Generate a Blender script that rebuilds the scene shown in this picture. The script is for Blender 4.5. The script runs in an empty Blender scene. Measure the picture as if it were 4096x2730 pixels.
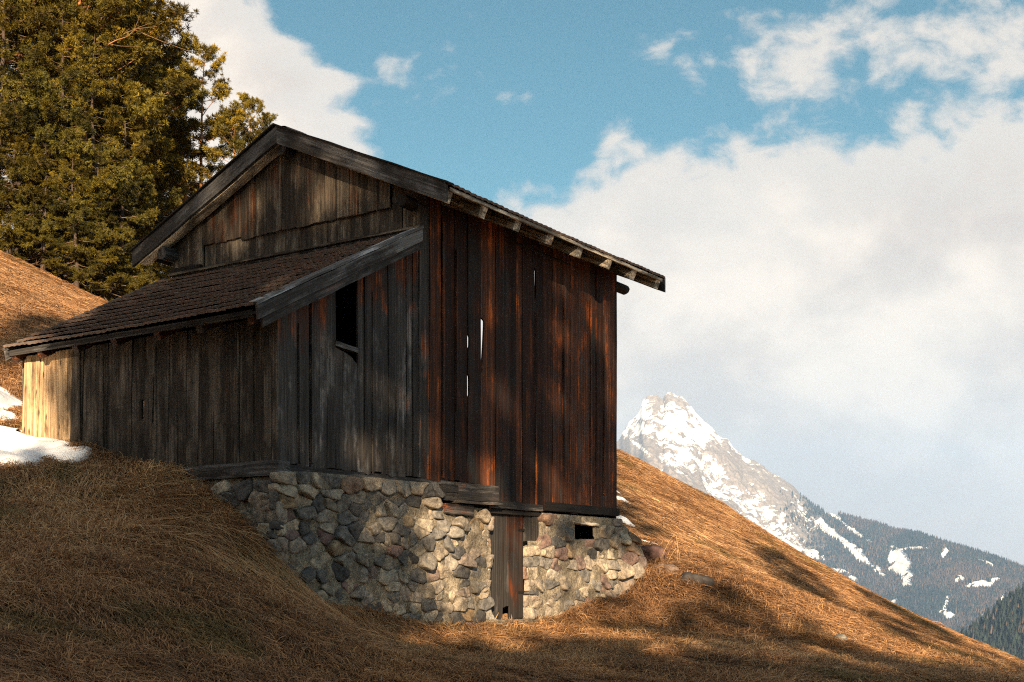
import bpy, math, random
import numpy as np
from mathutils import Vector

random.seed(11)
rng = np.random.default_rng(7)
SC = bpy.context.scene
COL = SC.collection

# ------------------------------------------------------------------ noise
def _h(ix, iy, s):
    n = (ix.astype(np.int64) * 374761393 + iy.astype(np.int64) * 668265263 + s * 1442695041) & 0xffffffff
    n = ((n ^ (n >> 13)) * 1274126177) & 0xffffffff
    return ((n ^ (n >> 16)) & 0xffffffff) / 4294967296.0

def vn(x, y, s=0):
    x = np.asarray(x, float); y = np.asarray(y, float)
    ix = np.floor(x); iy = np.floor(y); fx = x - ix; fy = y - iy
    fx = fx ** 3 * (fx * (fx * 6 - 15) + 10); fy = fy ** 3 * (fy * (fy * 6 - 15) + 10)
    a = _h(ix, iy, s); b = _h(ix + 1, iy, s); c = _h(ix, iy + 1, s); d = _h(ix + 1, iy + 1, s)
    return ((a * (1 - fx) + b * fx) * (1 - fy) + (c * (1 - fx) + d * fx) * fy) * 2 - 1

def fbm(x, y, o=4, s=0, gain=.5, lac=2.03):
    v = 0; a = 1; t = 0
    for k in range(o):
        v = v + a * vn(x, y, s + k * 17); t += a; a *= gain; x = x * lac + 13.7; y = y * lac - 7.1
    return v / t

def ridged(x, y, o=5, s=0, gain=.5):
    v = 0; a = 1; t = 0
    for k in range(o):
        v = v + a * (1 - np.abs(vn(x, y, s + k * 29))); t += a; a *= gain; x = x * 2.07 + 3.1; y = y * 2.07 + 9.7
    return v / t

def sstep(a, b, x):
    t = np.clip((x - a) / (b - a), 0, 1); return t * t * (3 - 2 * t)

# ------------------------------------------------------------------ barn frame: x along the side wall, y along the gable wall
BX, BY, BROT = -2.6419, 14.0, math.atan2(1240., 840.)
_c, _s = math.cos(BROT), math.sin(BROT)
def barn_local(x, y):
    dx = x - BX; dy = y - BY
    return dx * _c + dy * _s, -dx * _s + dy * _c
def barn_world(r, l):
    return BX + r * _c - l * _s, BY + r * _s + l * _c

# ------------------------------------------------------------------ terrain
CTRL = np.array([(-6.63,16.70,1.87),(-5.98,16.26,1.72),(-5.32,15.81,1.64),(-4.78,15.45,1.51),(-4.18,15.04,1.43),(-3.74,14.74,1.26),(-3.35,14.48,0.92),(-2.98,14.23,0.52),(-2.61,13.98,0.08),(-2.33,14.46,-0.25),(-1.85,15.16,-0.38),(-1.43,15.79,-0.57),(-0.99,16.44,-0.66),(-0.29,17.47,-0.68),(0.19,18.18,-0.70),(0.76,19.01,-0.59),(1.20,19.67,-0.42),(1.79,20.54,-0.31),(2.35,21.37,0.06),(-3.39,8.20,-0.71),(-2.53,9.30,-0.81),(-1.38,10.60,-0.92),(0.00,11.60,-1.01),(1.97,13.00,-1.13),(4.24,14.50,-1.26),(6.61,16.00,-1.39),(0.00,0.00,-1.60),(-4.00,0.00,-0.30),(4.00,0.00,-3.00),(0.00,-15.00,-2.40),(-12.00,-15.00,2.00),(12.00,-15.00,-7.00),(0.00,-40.00,-5.00),(-25.00,-40.00,5.00),(25.00,-40.00,-16.00),(-4.62,11.20,0.00),(-3.62,11.60,0.00),(-5.78,14.00,0.85),(-4.57,14.20,0.86),(-2.55,11.00,-0.44),(-0.90,12.80,-0.88),(1.41,15.50,-0.94),(3.65,19.00,-0.84),(2.90,20.50,-0.12),(4.67,18.50,-1.12),(6.49,19.50,-1.34),(2.05,23.50,0.71),(3.87,25.50,0.51),(2.53,29.00,1.81),(5.51,26.00,-0.16),(7.46,25.50,-1.03),(8.96,24.00,-1.55),(3.23,38.00,3.79),(4.07,48.00,4.23),(5.26,62.00,3.11),(8.06,95.00,-5.68),(5.09,38.00,2.83),(6.43,48.00,3.02),(8.30,62.00,1.55),(12.72,95.00,-8.07),(6.46,38.00,2.14),(8.16,48.00,2.15),(10.54,62.00,0.42),(16.15,95.00,-9.80),(8.51,38.00,0.81),(10.75,48.00,0.47),(13.89,62.00,-1.75),(21.28,95.00,-13.13),(10.45,38.00,-0.28),(13.20,48.00,-0.91),(17.05,62.00,-3.52),(26.13,95.00,-15.85),(12.07,38.00,-1.25),(15.24,48.00,-2.13),(19.69,62.00,-5.11),(30.17,95.00,-18.28),(13.69,38.00,-1.86),(17.29,48.00,-2.90),(22.34,62.00,-6.10),(34.23,95.00,-19.80),(15.69,38.00,-2.73),(19.82,48.00,-4.00),(25.60,62.00,-7.52),(39.23,95.00,-21.98),(18.02,38.00,-3.77),(22.76,48.00,-5.32),(29.40,62.00,-9.23),(45.05,95.00,-24.59),(-18.84,34.00,10.95),(-24.38,44.00,14.02),(-33.24,60.00,18.63),(-52.63,95.00,25.90),(-16.10,34.00,9.71),(-20.83,44.00,12.42),(-28.40,60.00,16.46),(-44.97,95.00,22.45),(-14.04,34.00,8.69),(-18.17,44.00,11.09),(-24.77,60.00,14.64),(-39.23,95.00,19.57),(-12.67,34.00,8.10),(-16.39,44.00,10.34),(-22.35,60.00,13.61),(-35.40,95.00,17.95),(-11.11,34.00,7.37),(-14.38,44.00,9.39),(-19.61,60.00,12.32),(-31.05,95.00,15.90),(-9.91,24.00,4.35),(-8.20,22.00,3.64),(-8.05,19.50,2.75),(-8.33,36.00,6.39),(-10.65,46.00,7.89),(-14.35,62.00,9.14),(-21.99,95.00,7.35),(-3.98,36.00,5.08),(-5.08,46.00,6.22),(-6.85,62.00,6.89),(-10.50,95.00,3.91),(-0.35,36.00,4.21),(-0.45,46.00,5.10),(-0.60,62.00,5.39),(-0.92,95.00,1.61),(-6.02,26.00,4.19),(-2.76,25.00,2.92),(-0.25,26.00,2.10)])
_P = CTRL[:, :2]
def _phi(d2):
    return .5 * d2 * np.log(d2 + 1e-9)
def _fit():
    n = len(_P); d2 = ((_P[:, None] - _P[None]) ** 2).sum(2)
    K = _phi(d2) + np.eye(n) * .02
    Q = np.c_[np.ones(n), _P]
    M = np.block([[K, Q], [Q.T, np.zeros((3, 3))]])
    return np.linalg.solve(M, np.r_[CTRL[:, 2], np.zeros(3)])
_W = _fit()
def tps(x, y):
    out = np.empty(len(x))
    for i in range(0, len(x), 20000):
        X = x[i:i + 20000]; Y = y[i:i + 20000]
        d2 = (X[:, None] - _P[None, :, 0]) ** 2 + (Y[:, None] - _P[None, :, 1]) ** 2
        out[i:i + 20000] = _phi(d2) @ _W[:-3] + _W[-3] + _W[-2] * X + _W[-1] * Y
    return out
def ground_z(x, y):
    x = np.atleast_1d(np.asarray(x, float)); y = np.atleast_1d(np.asarray(y, float))
    sh = x.shape; x = x.ravel(); y = y.ravel()
    d = np.hypot(x, y - 25); k = np.minimum(1, 88 / np.maximum(d, 1e-6))
    z = tps(x * k, 25 + (y - 25) * k)
    z = np.maximum(z - np.maximum(d - 88, 0) * .5, -420 + 30 * fbm(x / 300, y / 300, 3, 5))
    # tussocks, combed downhill
    a = x * .93 - y * .36; c = x * .36 + y * .93
    f = 1 / (1 + np.maximum(d - 45, 0) / 20)
    z = z + f * (.05 * fbm(a * .9, c * 2.2, 3, 3) + .022 * fbm(a * 2.5, c * 7, 2, 8))
    r, l = barn_local(x, y)
    z = z - .17 * np.exp(-((r + .3) / .9) ** 2 - ((l - 1.7) / 1.2) ** 2)
    return z.reshape(sh)
#ENDTERRAIN
# ------------------------------------------------------------------ mesh builder
class MB:
    def __init__(s):
        s.v = []; s.f = []; s.gc = []; s.tint = []; s.warm = []
    def add(s, verts, faces, gc=None, tint=.5, warm=0.):
        o = len(s.v); s.v.extend(verts)
        s.f.extend([tuple(i + o for i in f) for f in faces])
        s.gc.extend(gc if gc is not None else verts)
        n = len(verts)
        s.tint.extend(tint if hasattr(tint, '__len__') else [tint] * n)
        s.warm.extend(warm if hasattr(warm, '__len__') else [warm] * n)
    def build(s, name, mat, parent=None, smooth=False):
        me = bpy.data.meshes.new(name)
        me.from_pydata([tuple(map(float, p)) for p in s.v], [], s.f)
        a = me.attributes.new('gc', 'FLOAT_VECTOR', 'POINT')
        a.data.foreach_set('vector', np.array(s.gc, np.float32).ravel())
        for nm, d in (('tint', s.tint), ('warm', s.warm)):
            a = me.attributes.new(nm, 'FLOAT', 'POINT'); a.data.foreach_set('value', np.array(d, np.float32))
        if smooth:
            me.polygons.foreach_set('use_smooth', [True] * len(me.polygons))
        me.materials.append(mat)
        o = bpy.data.objects.new(name, me); COL.objects.link(o)
        if parent is not None: o.parent = parent
        return o

def np_mesh(name, V, F, mat, cols=None, parent=None, smooth=False, attrs=None):
    """V (n,3); F list of (m,k) int arrays"""
    me = bpy.data.meshes.new(name)
    me.vertices.add(len(V)); me.vertices.foreach_set('co', np.asarray(V, np.float32).ravel())
    F = [f for f in F if len(f)]
    loops = np.concatenate([f.ravel() for f in F]).astype(np.int32)
    tot = np.concatenate([np.full(len(f), f.shape[1]) for f in F]).astype(np.int32)
    start = np.r_[0, np.cumsum(tot)[:-1]].astype(np.int32)
    me.loops.add(len(loops)); me.loops.foreach_set('vertex_index', loops)
    me.polygons.add(len(tot)); me.polygons.foreach_set('loop_start', start)
    me.update(calc_edges=True)
    if smooth: me.polygons.foreach_set('use_smooth', np.ones(len(tot), bool))
    if cols is not None:
        a = me.attributes.new('col', 'FLOAT_COLOR', 'POINT')
        a.data.foreach_set('color', np.c_[cols, np.ones(len(cols))].astype(np.float32).ravel())
    for k, d in (attrs or {}).items():
        a = me.attributes.new(k, 'FLOAT', 'POINT'); a.data.foreach_set('value', np.asarray(d, np.float32))
    me.materials.append(mat)
    o = bpy.data.objects.new(name, me); COL.objects.link(o)
    if parent is not None: o.parent = parent
    return o

def tag(o, label=None, cat=None, group=None, kind=None):
    if label: o['label'] = label
    if cat: o['category'] = cat
    if group: o['group'] = group
    if kind: o['kind'] = kind
    return o
def empty(name, loc, rz=0.):
    o = bpy.data.objects.new(name, None); COL.objects.link(o)
    o.location = loc; o.rotation_euler = (0, 0, rz); return o

# ------------------------------------------------------------------ materials
class NT:
    def __init__(s, name):
        s.m = bpy.data.materials.new(name); s.m.use_nodes = True
        s.t = s.m.node_tree; s.b = s.t.nodes['Principled BSDF']
    def n(s, ty, **kw):
        nd = s.t.nodes.new(ty)
        for k, v in kw.items():
            if k.startswith('i_'):
                nd.inputs[k[2:].replace('_', ' ')].default_value = v
            else: setattr(nd, k, v)
        return nd
    def l(s, a, b): s.t.links.new(a, b)
    def val(s, x, sock):
        if isinstance(x, (int, float)): sock.default_value = x
        elif isinstance(x, tuple): sock.default_value = x if len(x) != 3 or sock.type != 'RGBA' else (*x, 1)
        else: s.l(x, sock)
    def math(s, op, a, b=0., c=None, clamp=False):
        nd = s.n('ShaderNodeMath', operation=op, use_clamp=clamp)
        s.val(a, nd.inputs[0]); s.val(b, nd.inputs[1])
        if c is not None: s.val(c, nd.inputs[2])
        return nd.outputs[0]
    def vmath(s, op, a, b):
        nd = s.n('ShaderNodeVectorMath', operation=op); s.val(a, nd.inputs[0]); s.val(b, nd.inputs[1]); return nd.outputs[0]
    def mix(s, f, a, b, blend='MIX'):
        nd = s.n('ShaderNodeMix', data_type='RGBA', blend_type=blend)
        s.val(f, nd.inputs[0]); s.val(a, nd.inputs[6]); s.val(b, nd.inputs[7]); return nd.outputs[2]
    def noise(s, vec, scale, detail=4, rough=.55, dist=0.):
        nd = s.n('ShaderNodeTexNoise'); nd.inputs['Scale'].default_value = scale
        nd.inputs['Detail'].default_value = detail; nd.inputs['Roughness'].default_value = rough
        nd.inputs['Distortion'].default_value = dist
        if vec is not None: s.l(vec, nd.inputs['Vector'])
        return nd.outputs[0]
    def step(s, x, a, b):
        nd = s.n('ShaderNodeMapRange', interpolation_type='SMOOTHSTEP')
        s.val(x, nd.inputs[0]); nd.inputs[1].default_value = a; nd.inputs[2].default_value = b; return nd.outputs[0]
    def ramp(s, x, stops):
        nd = s.n('ShaderNodeValToRGB'); cr = nd.color_ramp
        while len(cr.elements) < len(stops): cr.elements.new(.5)
        for e, (p, c) in zip(cr.elements, stops): e.position = p; e.color = (*c, 1)
        s.l(x, nd.inputs[0]); return nd.outputs[0]
    def attr(s, name, out='Fac'):
        return s.n('ShaderNodeAttribute', attribute_name=name).outputs[out]
    def bump(s, h, strength, dist):
        nd = s.n('ShaderNodeBump'); nd.inputs['Strength'].default_value = strength; nd.inputs['Distance'].default_value = dist
        s.l(h, nd.inputs['Height']); s.l(nd.outputs[0], s.b.inputs['Normal'])
    def done(s, col, rough=.85, spec=.25):
        s.val(col, s.b.inputs['Base Color']); s.val(rough, s.b.inputs['Roughness'])
        s.b.inputs['Specular IOR Level'].default_value = spec; return s.m

def wood(name, grey, red, knots=.6, grain=1., tar=0.):
    """weathered softwood: grey where tint rules, red brown where warm rules; grain runs along gc.z"""
    t = NT(name)
    gc = t.attr('gc', 'Vector'); tint = t.attr('tint'); warm = t.attr('warm')
    fine = t.noise(t.vmath('MULTIPLY', gc, (95., 60., 2.2)), 1., 3, .6)
    mid = t.noise(t.vmath('MULTIPLY', gc, (26., 20., .55)), 1., 4, .6, .6)
    big = t.noise(t.vmath('MULTIPLY', gc, (5., 5., .5)), 1., 3)
    blot = t.noise(t.vmath('MULTIPLY', gc, (3.2, 3., 1.5)), 1., 5, .65)
    g = t.ramp(mid, [(.28, tuple(c * .35 for c in grey)), (.5, grey), (.72, tuple(c * 1.9 for c in grey))])
    r = t.ramp(mid, [(.32, tuple(c * .1 for c in red)), (.5, tuple(c * .4 for c in red)), (.62, red), (.74, tuple(min(.8, c * 3.) for c in red))])
    wf = t.math('ADD', warm, t.math('MULTIPLY', t.math('SUBTRACT', blot, .5), 2.2))
    col = t.mix(t.step(wf, .3, .75), g, r)
    # tar-dark weathering
    dk = t.step(t.math('ADD', blot, t.math('MULTIPLY', t.math('SUBTRACT', big, .5), .7)), .62 + tar, .42 + tar)
    col = t.mix(t.math('MULTIPLY', dk, .8), col, (.012, .009, .007))
    col = t.mix(1., col, t.ramp(fine, [(.3, (.45, .45, .45)), (.55, (1., 1., 1.)), (.75, (1.35, 1.33, 1.3))]), 'MULTIPLY')
    br = t.math('ADD', .55, t.math('MULTIPLY', tint, .95))
    cb = t.n('ShaderNodeCombineColor'); [t.l(br, cb.inputs[k]) for k in range(3)]
    col = t.mix(1., col, cb.outputs[0], 'MULTIPLY')
    # knots
    vo = t.n('ShaderNodeTexVoronoi'); vo.inputs['Scale'].default_value = 1.
    t.l(t.vmath('MULTIPLY', gc, (7., 0., 2.6)), vo.inputs['Vector'])
    kn = t.step(vo.outputs['Distance'], .17, .06)
    col = t.mix(t.math('MULTIPLY', kn, knots), col, (.018, .01, .006))
    h = t.math('ADD', t.math('MULTIPLY', mid, 1.), t.math('MULTIPLY', fine, .5))
    t.bump(h, .55 * grain, .012)
    return t.done(col, .8, .2)

M = {}
M['side'] = wood('side_wall_wood', (.115, .109, .103), (.36, .088, .017), .6, 1.3, .11)
M['grey'] = wood('grey_wood', (.09, .076, .06), (.13, .055, .022))
M['pale'] = wood('pale_wood', (.115, .096, .072), (.11, .042, .018))
M['beam'] = wood('beam_wood', (.1, .097, .095), (.12, .04, .015), .3)
M['cap'] = wood('silvered_wood', (.24, .245, .25), (.12, .06, .03), .2)
M['sun_painted'] = wood('sun_painted_wood', (.3, .205, .115), (.22, .1, .04), .85, 1., -.12)  # paler, knottier wood with golden sunlight painted into its colour
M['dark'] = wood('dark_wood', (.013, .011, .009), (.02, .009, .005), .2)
M['raft'] = wood('rafter_wood', (.55, .47, .36), (.3, .13, .06), .3)

def stone_mat():
    t = NT('rubble_stone'); gc = t.attr('gc', 'Vector'); tint = t.attr('tint')
    base = t.ramp(tint, [(0., (.05, .049, .048)), (.1, (.1, .097, .093)), (.25, (.19, .178, .158)), (.4, (.29, .24, .18)),
                         (.56, (.36, .31, .235)), (.68, (.25, .21, .17)), (.77, (.15, .1, .088)), (.84, (.21, .14, .115)), (.9, (.2, .14, .08)), (.95, (.36, .33, .28)), (1., (.13, .115, .1))])
    n1 = t.noise(gc, 9., 6, .65); n2 = t.noise(gc, 38., 4, .7); n3 = t.noise(gc, 3., 3)
    col = t.mix(1., base, t.ramp(n1, [(.3, (.42, .42, .44)), (.52, (1., 1., 1.)), (.72, (1.5, 1.42, 1.28))]), 'MULTIPLY')
    col = t.mix(1., col, t.ramp(n2, [(.35, (.6, .6, .6)), (.6, (1.1, 1.1, 1.1))]), 'MULTIPLY')
    col = t.mix(t.math('MULTIPLY', t.step(n3, .56, .72), .6), col, (.05, .045, .035))
    t.bump(t.math('ADD', n1, t.math('MULTIPLY', n2, .5)), .7, .03)
    return t.done(col, .9, .2)
def mortar_mat():
    t = NT('old_mortar'); gc = t.attr('gc', 'Vector')
    n1 = t.noise(gc, 5., 6, .7); n2 = t.noise(gc, 40., 4, .7)
    col = t.ramp(n1, [(.3, (.075, .066, .052)), (.5, (.2, .17, .125)), (.7, (.33, .28, .21))])
    col = t.mix(1., col, t.ramp(n2, [(.3, (.45, .45, .45)), (.6, (1.1, 1.1, 1.1))]), 'MULTIPLY')
    t.bump(t.math('ADD', n1, t.math('MULTIPLY', n2, .6)), .9, .03)
    return t.done(col, .95, .1)
M['stone'] = stone_mat(); M['mortar'] = mortar_mat()

def tile_mat():
    t = NT('roof_tile'); gc = t.attr('gc', 'Vector'); tint = t.attr('tint')
    n1 = t.noise(gc, 7., 6, .7); n2 = t.noise(gc, 60., 3, .6)
    col = t.ramp(tint, [(0., (.09, .064, .053)), (.4, (.14, .096, .078)), (.75, (.18, .112, .087)), (1., (.24, .13, .095))])
    col = t.mix(t.step(n1, .45, .66), col, (.11, .098, .08))
    col = t.mix(1., col, t.ramp(n2, [(.3, (.6, .6, .6)), (.65, (1.2, 1.2, 1.2))]), 'MULTIPLY')
    t.bump(t.math('ADD', n1, n2), .4, .01)
    return t.done(col, .85, .3)
M['tile'] = tile_mat()

def snow_mat():
    t = NT('snow'); tc = t.n('ShaderNodeTexCoord').outputs['Object']
    n1 = t.noise(tc, 3., 5, .6); n2 = t.noise(tc, 30., 3, .6)
    n3 = t.noise(tc, 1.1, 4, .6)
    col = t.mix(t.step(n2, .58, .75), (.8, .81, .83), (.5, .46, .41))
    col = t.mix(t.math('MULTIPLY', t.step(n3, .5, .7), .3), col, (.5, .46, .4))
    t.bump(t.math('ADD', n1, t.math('MULTIPLY', n2, .25)), .5, .05)
    return t.done(col, .6, .3)
M['snow'] = snow_mat()

def vcol_mat(name, rough=.8, trans=0., var=0., scale=20.):
    t = NT(name); col = t.attr('col', 'Color')
    if var:
        n = t.noise(t.n('ShaderNodeTexCoord').outputs['Object'], scale, 4, .6)
        col = t.mix(1., col, t.ramp(n, [(.3, (1 - var,) * 3), (.7, (1 + var,) * 3)]), 'MULTIPLY')
    m = t.done(col, rough, .15)
    if trans:
        tr = t.n('ShaderNodeBsdfTranslucent'); t.l(col, tr.inputs[0])
        mx = t.n('ShaderNodeMixShader'); mx.inputs[0].default_value = trans
        t.l(t.b.outputs[0], mx.inputs[1]); t.l(tr.outputs[0], mx.inputs[2])
        t.l(mx.outputs[0], t.t.nodes['Material Output'].inputs[0])
    return m
M['blade'] = vcol_mat('dry_grass', .75, .25)
M['needle'] = vcol_mat('needles', .65, .2)
M['bark'] = vcol_mat('bark', .9, 0., .5, 9.)
M['forest'] = vcol_mat('far_needles', .9)
M['rock'] = vcol_mat('boulder_stone', .9, 0., .55, 7.)

def ground_mat():
    t = NT('dry_meadow'); tc = t.n('ShaderNodeTexCoord').outputs['Object']
    mp = t.n('ShaderNodeMapping'); mp.inputs['Rotation'].default_value = (0, 0, .37); t.l(tc, mp.inputs[0])
    v = t.vmath('MULTIPLY', mp.outputs[0], (1.1, 4.5, 3.))
    n1 = t.noise(v, 1., 5, .65, .8); n2 = t.noise(v, 7., 4, .7, .5); n3 = t.noise(tc, .22, 4, .6)
    col = t.ramp(n2, [(.28, (.1, .055, .028)), (.48, (.33, .185, .09)), (.7, (.52, .33, .17))])
    col = t.mix(1., col, t.ramp(n1, [(.3, (.55, .52, .5)), (.55, (1., 1., 1.)), (.75, (1.25, 1.2, 1.1))]), 'MULTIPLY')
    col = t.mix(t.math('MULTIPLY', t.step(n3, .45, .7), .5), col, (.2, .1, .03))
    t.bump(t.math('ADD', n1, t.math('MULTIPLY', n2, .6)), .9, .06)
    return t.done(col, .9, .1)
M['ground'] = ground_mat()

def mountain_mat():
    t = NT('snowy_mountain'); col = t.attr('col', 'Color'); sn = t.attr('snow')
    tc = t.n('ShaderNodeTexCoord').outputs['Object']
    mp = t.n('ShaderNodeMapping'); mp.inputs['Rotation'].default_value = (0, .25, -.6); t.l(tc, mp.inputs[0])
    v = t.vmath('MULTIPLY', mp.outputs[0], (.005, .019, .014))
    n1 = t.noise(v, 1., 9, .7, .8); n2 = t.noise(tc, .022, 6, .75)
    s = t.math('ADD', sn, t.math('ADD', t.math('MULTIPLY', t.math('SUBTRACT', n1, .5), 3.4), t.math('MULTIPLY', t.math('SUBTRACT', n2, .5), 1.1)))
    c = t.mix(1., col, t.ramp(n2, [(.3, (.65, .65, .65)), (.7, (1.3, 1.3, 1.3))]), 'MULTIPLY')
    return t.done(t.mix(t.step(s, .46, .56), c, (.74, .74, .74)), .9, .1)
M['mountain'] = mountain_mat()
# ================================================================== BARN
barn = tag(empty('hay_barn', (BX, BY, 0), BROT),
           'weathered timber hay barn on a rubble stone base, with a tiled lean-to', 'barn')
def F_side(a, z, n): return (a, -n, z)
def F_lean(a, z, n): return (-n, a, z)
def F_gable(a, z, n): return (2.53 - n, a, z)
def F_rear(a, z, n): return (7.78 + n, a, z)
def F_far(a, z, n): return (a, 4.7 + n, z)

def roof_z(l):
    return 6.187 - (.449 * (2.22 - l) if l < 2.22 else .428 * (l - 2.22))
def lean_z(r): return 2.96 + .517 * r

def vboard(mb, F, a0, a1, zb0, zb1, zt0, zt1, n=0., th=.028, warm=0., tint=.5, nseg=10, el=None, er=None, wob=.004, lean=0.):
    """one upright board: front face with a slightly cupped middle, wavering edges"""
    V = []; G = []; W = []
    ox, oz = random.uniform(0, 40), random.uniform(0, 40)
    ph = [random.uniform(0, 9) for _ in range(4)]
    cup = random.uniform(-.003, .006)
    tw = random.uniform(-.008, .008)
    for k in range(nseg + 1):
        t = k / nseg
        zl = zb0 + (zt0 - zb0) * t; zr = zb1 + (zt1 - zb1) * t
        l = a0 + wob * math.sin(zl * 2.3 + ph[0]) + wob * .6 * math.sin(zl * 7 + ph[1]) + (el(zl) if el else 0) + lean * t
        r = a1 + wob * math.sin(zr * 2.1 + ph[2]) + wob * .6 * math.sin(zr * 6 + ph[3]) + (er(zr) if er else 0) + lean * t
        m = (l + r) / 2; zm = (zl + zr) / 2
        if k == 0: zm += random.uniform(-.02, .015)
        nn = n + tw * (t - .5)
        for (a, z, d) in ((l, zl, nn), (m, zm, nn + cup), (r, zr, nn), (r, zr, nn - th), (l, zl, nn - th)):
            V.append(F(a, z, d)); G.append((a + ox, d, z + oz)); W.append(warm(a, z) if callable(warm) else warm)
    fs = []
    for k in range(nseg):
        o = k * 5
        for j in range(5):
            j2 = (j + 1) % 5; fs.append((o + j, o + j2, o + 5 + j2, o + 5 + j))
    fs.append((4, 3, 2, 1, 0)); o = nseg * 5; fs.append((o, o + 1, o + 2, o + 3, o + 4))
    mb.add(V, fs, G, tint, W)

def beam(mb, p0, p1, up, w, h, tint=.5, warm=0., jit=.004, nseg=6, sag=0.):
    """squared timber from p0 to p1; w across, h along up, centred"""
    p0 = Vector(p0); p1 = Vector(p1); d = (p1 - p0); L = d.length; d.normalize()
    up = Vector(up); s = d.cross(up).normalized(); up = s.cross(d).normalized()
    V = []; G = []; ox, oz = random.uniform(0, 40), random.uniform(0, 40)
    for k in range(nseg + 1):
        t = k / nseg; c = p0 + d * L * t - up * sag * math.sin(math.pi * t)
        for (a, b) in ((-1, -1), (1, -1), (1, 1), (-1, 1)):
            j = [random.uniform(-jit, jit) for _ in range(2)]
            V.append(tuple(c + s * (a * w / 2 + j[0]) + up * (b * h / 2 + j[1])))
            G.append((ox + a * w / 2 + b * .37 * h, b * h, oz + L * t))
    fs = [(o + j, o + (j + 1) % 4, o + 4 + (j + 1) % 4, o + 4 + j) for o in range(0, nseg * 4, 4) for j in range(4)]
    fs += [(3, 2, 1, 0), tuple(nseg * 4 + j for j in range(4))]
    mb.add(V, fs, G, tint, warm)

def log(mb, p0, p1, r, tint=.5, warm=0., ns=10):
    p0 = Vector(p0); p1 = Vector(p1); d = (p1 - p0); L = d.length; d.normalize()
    s = d.cross(Vector((0, 0, 1))).normalized(); u = s.cross(d)
    V = []; G = []; ox = random.uniform(0, 40)
    for k in range(5):
        t = k / 4
        for j in range(ns):
            a = 2 * math.pi * j / ns; rr = r * (1 + .08 * math.sin(3 * a + ox) + random.uniform(-.03, .03))
            V.append(tuple(p0 + d * L * t + (s * math.cos(a) + u * math.sin(a)) * rr)); G.append((a * r + ox, 0, L * t))
    fs = [(k * ns + j, k * ns + (j + 1) % ns, (k + 1) * ns + (j + 1) % ns, (k + 1) * ns + j) for k in range(4) for j in range(ns)]
    fs += [tuple(range(ns))[::-1], tuple(4 * ns + j for j in range(ns))]
    mb.add(V, fs, G, tint, warm)

def lerp_tab(tab):
    xs = [p[0] for p in tab]; ys = [p[1] for p in tab]
    return lambda x: float(np.interp(x, xs, ys))

# ---- side wall: tall upright boards, grey under the lean-to, red brown under the main eave
mb = MB()
R1 = [.0, .16, .31, .52, .68, .82, .97, 1.37, 1.48, 1.59, 1.81, 1.94, 2.07, 2.3, 2.42, 2.54, 2.78, 3.03, 3.33, 3.46, 3.63, 3.93, 4.28,
      4.63, 4.82, 4.98, 5.31, 5.55, 5.82, 6.1, 6.33, 6.55, 6.91, 7.12, 7.33, 7.57, 7.8]
gapw = {.52: .03, 2.54: .014, 3.03: .026, 3.63: .006, 5.31: .008, .31: .008, 1.81: .012, 2.3: .012, 6.1: .01, 4.98: .01}
def warm_side(a, z):
    w = .22 + .5 * float(sstep(2.3, 3.3, np.float64(a)))
    top = lean_z(a) if a < 2.53 else 5.
    if a < 2.53: w += .62 * float(sstep(1.0, .1, np.float64(top - z))) - .18
    return w
bright = {2.78: .42, 3.93: .3, 3.03: .12, 5.55: .1, 6.33: .15, 7.33: .12, 7.57: .2, 2.3: .1}
for i in range(len(R1) - 1):
    a0, a1 = R1[i], R1[i + 1]
    g0 = gapw.get(a0, .003) / 2; g1 = gapw.get(a1, .003) / 2
    if abs(a0 - .97) < 1e-6:
        continue                                     # the window bay
    if a1 < 2.6: zt0, zt1 = lean_z(a0) - .06, lean_z(a1) - .06
    else: zt0 = zt1 = 5.02
    if a0 < 4.2: zb = 1.265 + random.uniform(-.03, .02)
    elif a0 < 6.8: zb = .98 + random.uniform(-.03, .025)
    elif a0 < 7.3: zb = 1.075 + random.uniform(-.01, .01)
    else: zb = 1.0
    wv = bright.get(a0, 0.) + random.uniform(-.12, .12)
    el = er = None
    if abs(a0 - 3.93) < 1e-6: el = lambda z: (.036 + .05 * max(0, min(1, (z - 2.9) / .6))) if 2.8 < z < 3.56 else 0.
    if abs(a0 - 3.63) < 1e-6: el = lambda z: .027 if 2.45 < z < 2.75 or 3.1 < z < 3.3 else 0.
    if abs(a0 - 5.31) < 1e-6: el = lambda z: .05 if 4.1 < z < 4.55 else 0.
    if abs(a0 - 3.03) < 1e-6: el = lambda z: .018 * math.sin(z * 1.7)
    tint = random.choice((-.25, .0, .3, .6, .9, 1.3)) + random.uniform(-.1, .1) if a0 > 2.5 else random.uniform(.25, 1.1)
    vboard(mb, F_side, a0 + g0, a1 - g1, zb, zb + random.uniform(-.015, .015), zt0, zt1, random.uniform(-.012, .012), .028,
           (lambda wv: lambda a, z: warm_side(a, z) + wv)(wv), tint, 90 if el else 10, el, er)
# cover strips nailed over some joints
for a, z0, z1, w, tn in [(2.55, 1.27, 4.6, .035, 1.), (3.06, 1.3, 4.7, .03, .9), (3.36, 2.2, 4.4, .03, .6), (5.33, 1.02, 3.9, .025, .7), (6.12, 1.0, 4.3, .03, .5),
                         (6.93, 1.1, 4.4, .025, 1.), (2.09, 1.3, 2.4, .028, 1.), (.545, 1.3, 2.7, .04, .9), (1.62, 1.25, 3.5, .02, .8), (.33, 1.28, 2.9, .02, .9), (7.35, 1.3, 4.2, .025, .5)]:
    vboard(mb, F_side, a - w / 2, a + w / 2, z0, z0, z1, z1, .026, .016, warm_side, tn, 8)
side_wall = mb.build('side_wall', M['side'], barn)

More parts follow.
